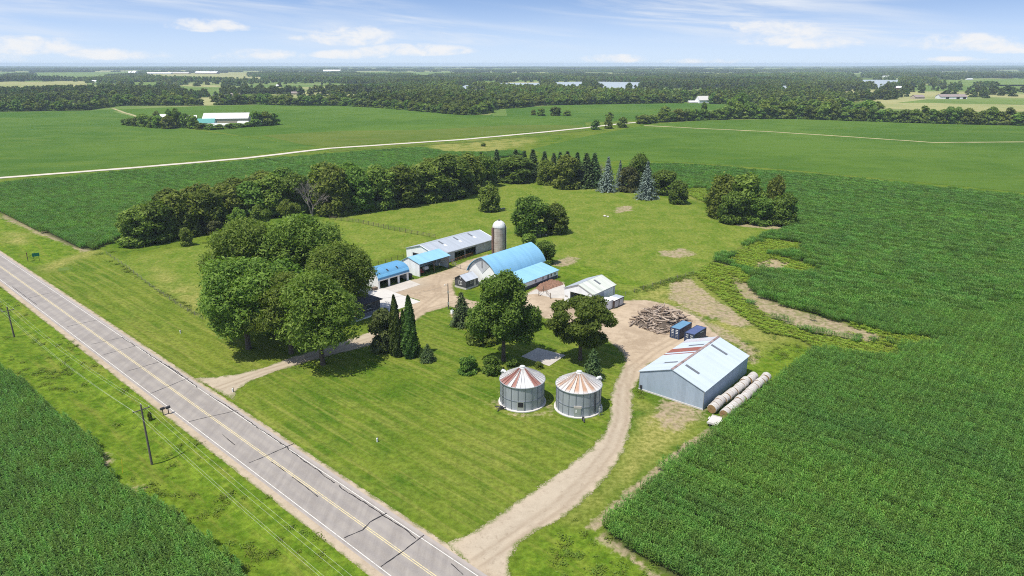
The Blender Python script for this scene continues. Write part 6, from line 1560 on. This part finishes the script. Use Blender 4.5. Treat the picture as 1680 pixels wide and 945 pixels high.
def rocks(pts, label, grp, seed):
    g = random.Random(seed)
    for (u, v, s) in pts:
        X, Y = G(u, v); m = MB(); gr = np.random.default_rng(g.randrange(9999)); n = 7; vs = []
        for k, (rr, z) in enumerate(((.75, -.1), (1.0, .25), (.8, .62), (.35, .8))): vs += [(s * rr * (1 + .18 * gr.normal()) * math.cos(6.283 * i / n), s * .8 * rr * (1 + .18 * gr.normal()) * math.sin(6.283 * i / n), s * z * (1 + .12 * gr.normal())) for i in range(n)]
        m.add(vs, [(k*n+i, k*n+(i+1)%n, (k+1)*n+(i+1)%n, (k+1)*n+i) for k in range(3) for i in range(n)] + [tuple(range(3*n, 4*n))])
        o = m.build('field_rock', M['rock'], None, True); o.location = (X, Y, 0); o.rotation_euler = (0, 0, g.uniform(0, 6)); tag(o, label, 'rock', grp)
rocks([(799, 347, .7), (804, 348, .5), (814, 345, .6), (822, 343, .6), (827, 342, .5)], 'pale field rock at the foot of the small pasture tree', 'rocks under the small pasture tree', 1)
rocks([(878, 386, .8), (884, 387, 1.0), (890, 386, .6), (902, 383, 1.2), (908, 384, 1.0), (915, 383, 1.3), (850, 382, .8), (896, 386, .5)], 'pale field rock in the row below the round pasture trees', 'rocks below the round pasture trees', 2)
rocks([(992, 355, .7), (997, 356, .6)], 'pale rock in the middle of the back pasture', 'rocks in the back pasture', 3)
rocks([(1200, 356, .6), (1206, 358, .7), (1018, 314, .7)], 'pale rock at the edge of the far trees', 'rocks by the tree clumps', 4)

def scrap():
    def wheel4(t, xs, y, r):
        for x in xs:
            for s in (-1, 1):
                m = MB(); m.M = Matrix.Translation((x, s * y, r)) @ Matrix.Rotation(R(90), 4, 'X'); m.rings([(r * .5, -.11), (r, -.1), (r, .1), (r * .5, .11)], 14).build('wheel', M['tyre'], t)
    X, Y = G(577, 346); t = thing('flat_wagon', 'long pale flat wagon parked under the windbreak', 'wagon', (X, Y, 0), R(8)); MB().box(-2.4, -1, .8, 2.4, 1, .95).build('deck', M['farwhite'], t); wheel4(t, (-1.6, 1.6), .85, .38)
    X, Y = G(599, 341); t = thing('gravity_wagon', 'blue gray grain wagon in the shade of the windbreak', 'wagon', (X, Y, 0), R(15)); m = MB(); m.add([(-1.8, -1.2, 2.4), (1.8, -1.2, 2.4), (1.8, 1.2, 2.4), (-1.8, 1.2, 2.4), (-.9, -.6, .9), (.9, -.6, .9), (.9, .6, .9), (-.9, .6, .9)], [(0, 4, 5, 1), (1, 5, 6, 2), (2, 6, 7, 3), (3, 7, 4, 0), (4, 7, 6, 5)]); m.build('hopper', M['bluewall_x'], t); MB().box(-1.9, -.3, .55, 1.9, .3, .9).build('chassis', M['darkmetal'], t); wheel4(t, (-1.4, 1.4), .9, .42)
    X, Y = G(634, 334); t = thing('old_tractor', 'old tractor with a white cab roof under the windbreak', 'tractor', (X, Y, 0), R(-20)); MB().box(-.4, -.4, .7, 1.9, .4, 1.5).build('bonnet', M['darkmetal'], t); MB().box(-1.5, -.75, .9, -.3, .75, 1.3).box(-1.5, -.7, 1.3, -1.4, .7, 2.4).box(-.4, -.7, 1.3, -.32, .7, 2.4).build('cab', M['tan'], t); MB().box(-1.65, -.85, 2.4, -.2, .85, 2.52).build('cab_roof', M['farwhite'], t)
    for s in (-1, 1):
        for x, r in ((-1.0, .75), (1.5, .42)): m = MB(); m.M = Matrix.Translation((x, s * .95, r)) @ Matrix.Rotation(R(90), 4, 'X'); m.rings([(r * .5, -.2), (r, -.17), (r, .17), (r * .5, .2)], 16).build('wheel', M['tyre'], t)
    X, Y = G(549, 349); t = thing('scrap_sheet_stack', 'stack of pale scrap sheets by the fence corner', 'scrap', (X, Y, 0), R(30)); MB().box(-1.6, -1.0, 0, 1.6, 1.0, .5).build('sheets', M['galv'], t); m = MB(); m.M = Matrix.Rotation(R(12), 4, 'Z'); m.box(-1.2, -.8, .5, 1.5, .9, 1.0).build('top_sheets', M['farwhite'], t)
    for i, (u, v) in enumerate(((647, 331), (652, 331), (657, 331))):
        X, Y = G(u, v); o = MB().rings([(.45, 0), (.5, .35), (.45, .75), (.3, .8)], 12).build('stock_tub', M['farwhite']); o.location = (X, Y, 0); tag(o, 'pale stock tub under the windbreak beside the old tractor', 'tub', 'stock tubs under the windbreak')
scrap()
o = MB().rings([(2.3, -.12), (2.2, .06), (1.7, .12), (1.3, .03), (.6, .1), (.05, .12)], 30).build('culvert_ring', M['weedring'] if 'weedring' in M else M['weed'], None, True); X, Y = G(108, 440); o.location = (X, Y, gzf(X, Y)); tag(o, 'round dark green grassy mound on the mown verge', 'mound')

# ------------------------------------------------------------------ far farmsteads and houses
def far_building(u, v, wpx, hpx, deep, label, name, cat, wall, roof, rz=0.0, pitch=.45, extra=None):
    X, Y = G(u, v); px = FPX / depth(X, Y); L = wpx / px; Hh = max(3.0, hpx / px); t = thing(name, label, cat, (X, Y, 0), rz)
    e = Hh * (1 - pitch); W = deep
    MB().prism_x([(-W/2, 0), (W/2, 0), (W/2, e), (0, Hh), (-W/2, e)], -L/2, L/2).build('wall', wall, t)
    for s in (-1, 1):
        a = eave_ext(s * W/2, e, 0, Hh, .6); roof_slope(MB(), *a, .0 if s < 0 else .05, Hh, -L/2 - .5, L/2 + .5, .25, .05).build('roof', roof, t)
    if extra: extra(t, L, W, e, Hh)
    return t
def doors(t, L, W, e, H):
    for x in (-.3, .1, .34): MB().box(L * x, -W/2 - .12, 0, L * x + L * .12, -W/2 - .02, e * .85).build('door', M['black'], t)  # near-black slabs stand in for the shade in the shed openings
far_building(374, 201, 70, 15, 18, 'long white roofed barn at the distant farmstead', 'barn', 'barn', M['tan'], M['farwhite'], R(8), .5)
far_building(340, 205, 26, 10, 10, 'teal roofed shed at the distant farmstead', 'shed', 'shed', M['farwhite'], M['teal'], R(8), .6)
far_building(312, 203, 22, 13, 10, 'white house at the distant farmstead', 'house', 'house', M['farwhite'], M['farwhite'], R(20), .5)
far_building(272, 200, 16, 12, 9, 'small white roof among trees at the left of the distant farmstead', 'shed', 'shed', M['tan'], M['farwhite'], R(-10), .6)
far_building(360, 208, 34, 4, 7, 'low white roof in front of the long barn at the distant farmstead', 'shed', 'shed', M['tan'], M['farwhite'], R(5), .7)
far_building(400, 205, 16, 6, 9, 'low white roofed shed right of the long distant barn', 'shed', 'shed', M['farwhite'], M['farwhite'], R(0), .6)
far_building(430, 203, 10, 5, 7, 'small white shed half hidden by trees at the right of the distant farmstead', 'shed', 'shed', M['farwhite'], M['farwhite'], R(0), .5)
far_building(1152, 169, 18, 11, 14, 'white barn with a pale steep roof before the woods', 'barn', 'barn', M['farwhite'], M['conc'], R(14), .55)
far_building(1136, 169, 14, 3.5, 9, 'low pale shed beside the white barn before the woods', 'shed', 'shed', M['tan'], M['farwhite'], R(5), .6)
far_building(1358, 172, 22, 9, 14, 'white house with pale gray roof among the trees', 'house', 'house', M['farwhite'], M['grayroof'], R(25), .55)
far_building(1377, 171, 20, 8, 12, 'gray roofed wing beside the white house among the trees', 'house', 'house', M['farwhite'], M['grayroof'], R(-30), .55)
far_building(1560, 162, 42, 7, 18, 'long brown roofed open shed at the right', 'shed', 'shed', M['farwhite'], M['brownroof'], R(-3), .5, doors)
far_building(1505, 162, 16, 6, 14, 'brown roofed house left of the long brown shed', 'house', 'house', M['tan'], M['brownroof'], R(5), .5)
far_building(1471, 147, 15, 5.5, 16, 'red barn with a pale roof among the far trees', 'barn', 'barn', M['redbarn'], M['farwhite'], R(20), .45)
far_building(1318, 148.5, 17, 3.5, 16, 'tan long building in the far woods at right', 'shed', 'shed', M['tan'], M['farwhite'], R(0), .5)
far_building(1340, 149, 16, 3.5, 16, 'white long building in the far woods at right', 'shed', 'shed', M['farwhite'], M['farwhite'], R(0), .5)
for i, (u, v, w, h, wl, rf, lb) in enumerate(((228, 163, 20, 5, 'tan', 'shingle', 'dark roofed house in the left middle woods'), (281, 163, 20, 5.5, 'tan', 'shingle', 'dark hip roofed house in the middle woods'), (363, 160, 24, 5, 'farwhite', 'darkmetal', 'blue gray roofed house in the middle woods'),
        (387, 158, 16, 5, 'tan', 'brownroof', 'brown roofed house beside the blue gray one'), (410, 148, 10, 4, 'farwhite', 'farwhite', 'white house above the middle woods'), (178, 141, 12, 3, 'farwhite', 'farwhite', 'white roof in the left woods below the far sheds'),
        (155, 135, 8, 3, 'farwhite', 'farwhite', 'small white roof in the left woods'), (206, 135.5, 10, 2.5, 'farwhite', 'farwhite', 'white roof above the left woods'), (447, 154, 14, 4, 'farwhite', 'brownroof', 'house with porch at the edge of the middle woods'), (487, 155, 16, 4.5, 'tan', 'brownroof', 'brown roofed house right in the middle woods'),
        (457, 142, 6, 3, 'farwhite', 'farwhite', 'tiny white house over the middle woods'), (787, 149.5, 14, 3, 'tan', 'shingle', 'dark roofed house by the lake clearing'), (825, 155, 16, 3, 'farwhite', 'farwhite', 'row of white sheds left of the lake clearing'), (745, 148.5, 8, 2.5, 'farwhite', 'farwhite', 'small white house at the end of the lake'),
        (440, 125, 26, 2.5, 'farwhite', 'farwhite', 'long white shed under the skyline, left'), (472, 130, 16, 3, 'tan', 'farwhite', 'tan warehouse below the left skyline'), (545, 118, 28, 3.4, 'farwhite', 'farwhite', 'long white barn below the skyline'), (528, 130, 12, 3.4, 'farwhite', 'farwhite', 'white building with low wing below the skyline'), (502, 132.5, 18, 2.2, 'tan', 'conc', 'low gray shed below the skyline'),
        (222, 122, 8, 5.5, 'farwhite', 'farwhite', 'white grain leg by the far sheds'), (214, 122, 4, 5, 'farwhite', 'farwhite', 'slim white tower by the far sheds'), (262, 121.5, 40, 2.8, 'farwhite', 'farwhite', 'long white shed in the pale far field, left'), (296, 121, 34, 2.6, 'tan', 'conc', 'long gray shed in the pale far field, middle'), (340, 121, 48, 3.6, 'brownroof', 'farwhite', 'long white roofed shed in the pale far field, right'),
        (1084, 126, 12, 2.4, 'farwhite', 'farwhite', 'white farm roofs right of the lake under the skyline'), (1093, 115.5, 10, 2.4, 'farwhite', 'farwhite', 'white farm on the skyline at centre right'), (1150, 130.5, 5, 2, 'farwhite', 'farwhite', 'white dot of a house in the right woods'), (1245, 125, 6, 2.2, 'farwhite', 'farwhite', 'white house in the upper right woods'),
        (1453, 128, 12, 3.4, 'farwhite', 'farwhite', 'white town building behind the right lake'), (1470, 127, 14, 2.6, 'redbarn', 'brownroof', 'reddish town building behind the right lake'), (1440, 126, 10, 3.4, 'tan', 'brownroof', 'tan town building behind the right lake'), (1484, 127, 10, 2.4, 'farwhite', 'conc', 'pale town building behind the right lake'), (1518, 133.5, 12, 2.6, 'farwhite', 'farwhite', 'white houses at the edge of the right fields'), (1532, 133, 8, 3, 'farwhite', 'farwhite', 'second white house at the edge of the right fields'),
        (1460, 114.8, 8, 2, 'farwhite', 'farwhite', 'white farm high on the right ridge'), (1548, 120, 8, 2.2, 'farwhite', 'farwhite', 'white farm lower on the right ridge'), (1590, 131, 10, 2, 'farwhite', 'farwhite', 'white shed in the far right fields'))):
    far_building(u, v, w, h, 11 if v > 130 else 26, lb, 'distant_house' if w < 20 else 'distant_shed', 'building', M[wl], M[rf], R((i * 37) % 50 - 25), .5)

# ------------------------------------------------------------------ air
m = bpy.data.materials.new('air_haze'); m.use_nodes = True; m.node_tree.nodes.clear(); t = NT('', m.node_tree)
v = t.n('ShaderNodeVolumePrincipled', {'Color': (.70, .86, 1.0, 1), 'Density': 8.0e-5, 'Anisotropy': .0}); oo = t.n('ShaderNodeOutputMaterial'); t.t.links.new(v.outputs[0], oo.inputs['Volume'])
hz = MB().box(-15500, -900, -3.2, 15500, 15200, 66).build('haze', m); tag(hz, 'thin blue summer haze over the far country', 'haze', kind='stuff')

# ------------------------------------------------------------------ sky and sun
SUN_EL = R(65); A = Vector((.78, .625)).normalized()
def world():
    w = bpy.data.worlds.new('World'); SC.world = w; w.use_nodes = True; nt = w.node_tree; nt.nodes.clear(); t = NT('', nt)
    d = t.n('ShaderNodeTexCoord').outputs['Generated']
    s = t.n('ShaderNodeSeparateXYZ', {0: d}); x, y, z = s.outputs
    zz = t.math('ADD', t.math('MULTIPLY', t.math('MAXIMUM', z, 0.0), 3.4), .10)
    zz = t.math('MAXIMUM', z, t.math('MINIMUM', zz, 1.0))
    dv = t.n('ShaderNodeVectorMath', {0: t.n('ShaderNodeCombineXYZ', {0: x, 1: y, 2: zz}).outputs[0]}, operation='NORMALIZE').outputs[0]
    sky = t.n('ShaderNodeTexSky', sky_type='NISHITA'); sky.sun_disc = False; sky.sun_elevation = SUN_EL; sky.sun_rotation = math.atan2(-A.x, -A.y)
    sky.air_density = 1.0; sky.dust_density = .6; sky.ozone_density = 2.2; sky.altitude = 300
    nt.links.new(dv, sky.inputs[0])
    az = t.math('ARCTAN2', x, y); el = t.math('ARCTAN2', z, t.math('SQRT', t.math('ADD', t.math('MULTIPLY', x, x), t.math('MULTIPLY', y, y))))
    p = t.n('ShaderNodeCombineXYZ', {0: az, 1: t.math('MULTIPLY', el, 2.1), 2: 0.0}).outputs[0]
    big = t.noise(p, 9, 6, .6, .3); fine = t.noise(p, 34, 6, .62, .4)
    CL = [(70, 82, 120, 17), (215, 92, 95, 9), (20, 97, 80, 8), (372, 50, 62, 10), (415, 52, 40, 6), (590, 66, 75, 15), (690, 86, 90, 9), (440, 93, 75, 9), (590, 92, 60, 7), (510, 66, 22, 6), (1250, 64, 85, 18), (1320, 76, 70, 9), (1530, 76, 90, 13), (1610, 82, 90, 9), (990, 98, 55, 7), (1140, 102, 70, 5), (1520, 98, 60, 4), (1660, 13, 40, 4), (1195, 50, 40, 8), (100, 68, 30, 4)]
    tot = 0.0
    for (u, v, wpx, hpx) in CL:
        a0 = math.atan((u - 840) / FPX); k = math.cos(a0); e0 = (104 - v) / FPX * k; wa = wpx / FPX * k * k * 1.2; he = hpx / FPX * k * 1.5
        dx = t.math('DIVIDE', t.math('SUBTRACT', az, a0), wa); dy = t.math('DIVIDE', t.math('SUBTRACT', el, e0), he)
        up = t.math('MULTIPLY', t.math('GREATER_THAN', dy, 0.0), 1.0); dyy = t.math('MULTIPLY', dy, t.math('ADD', 1.55, t.math('MULTIPLY', up, -.55)))
        r2 = t.math('ADD', t.math('MULTIPLY', dx, dx), t.math('MULTIPLY', dyy, dyy)); tot = t.math('MAXIMUM', tot, t.math('SUBTRACT', 1.0, r2))
    cm = t.math('ADD', t.math('MULTIPLY', tot, .50), t.math('ADD', t.math('MULTIPLY', t.math('SUBTRACT', big, .5), 2.2), t.math('MULTIPLY', t.math('SUBTRACT', fine, .5), 1.7)))
    cum = t.math('MULTIPLY', t.math('MULTIPLY', t.ss(cm, .02, .80), t.ss(tot, .0, .5)), .95)
    # high streaks of cirrus
    sl = t.n('ShaderNodeCombineXYZ', {0: t.math('MULTIPLY', az, 1.0), 1: t.math('ADD', t.math('MULTIPLY', el, 14), t.math('MULTIPLY', az, 1.1)), 2: 3.0}).outputs[0]
    ci = t.noise(sl, 3.4, 7, .62, .5); band = t.ss(t.noise(t.n('ShaderNodeCombineXYZ', {0: az, 1: t.math('ADD', t.math('MULTIPLY', el, 6), t.math('MULTIPLY', az, .6)), 2: 7.0}).outputs[0], 1.9, 3), .36, .60)
    cir = t.math('MULTIPLY', t.math('MULTIPLY', t.ss(ci, .38, .72), band), t.math('MULTIPLY', t.ss(el, .008, .035), .95))
    # pale veil that thickens towards the horizon
    veil = t.math('MULTIPLY', t.math('SUBTRACT', 1.0, t.ss(el, -.015, .11)), .85)
    skc = t.mix(1.0, sky.outputs[0], (1.03, 1.04, 1.06), 'MULTIPLY')
    c = t.mix(veil, skc, (3.50, 4.02, 4.78)); c = t.mix(cir, c, (4.2, 4.5, 4.95)); c = t.mix(cum, c, (4.75, 4.8, 4.9))
    bg = t.n('ShaderNodeBackground', {'Color': c, 'Strength': .135}); o = t.n('ShaderNodeOutputWorld'); nt.links.new(bg.outputs[0], o.inputs[0])
world()
sd = bpy.data.lights.new('sun', 'SUN'); sd.energy = 4.5; sd.angle = R(.53); sd.color = (1, .95, .85)
so = bpy.data.objects.new('sun', sd); COL.objects.link(so); so.location = (-60, 40, 120)
to_sun = Vector((-A.x * math.cos(SUN_EL), -A.y * math.cos(SUN_EL), math.sin(SUN_EL)))
so.rotation_euler = to_sun.to_track_quat('Z', 'Y').to_euler()
SC.view_settings.view_transform = 'Standard'; SC.view_settings.look = 'None'; SC.view_settings.gamma = 1; SC.view_settings.use_curve_mapping = False
SC.view_settings.exposure = .5
SC.render.engine = 'CYCLES'
cy = SC.cycles; cy.use_denoising = False; cy.pixel_filter_type = 'BLACKMAN_HARRIS'; cy.filter_width = 1.05; cy.max_bounces = 9; cy.transparent_max_bounces = 8; cy.volume_bounces = 0; cy.diffuse_bounces = 5; cy.transmission_bounces = 5; cy.use_adaptive_sampling = False
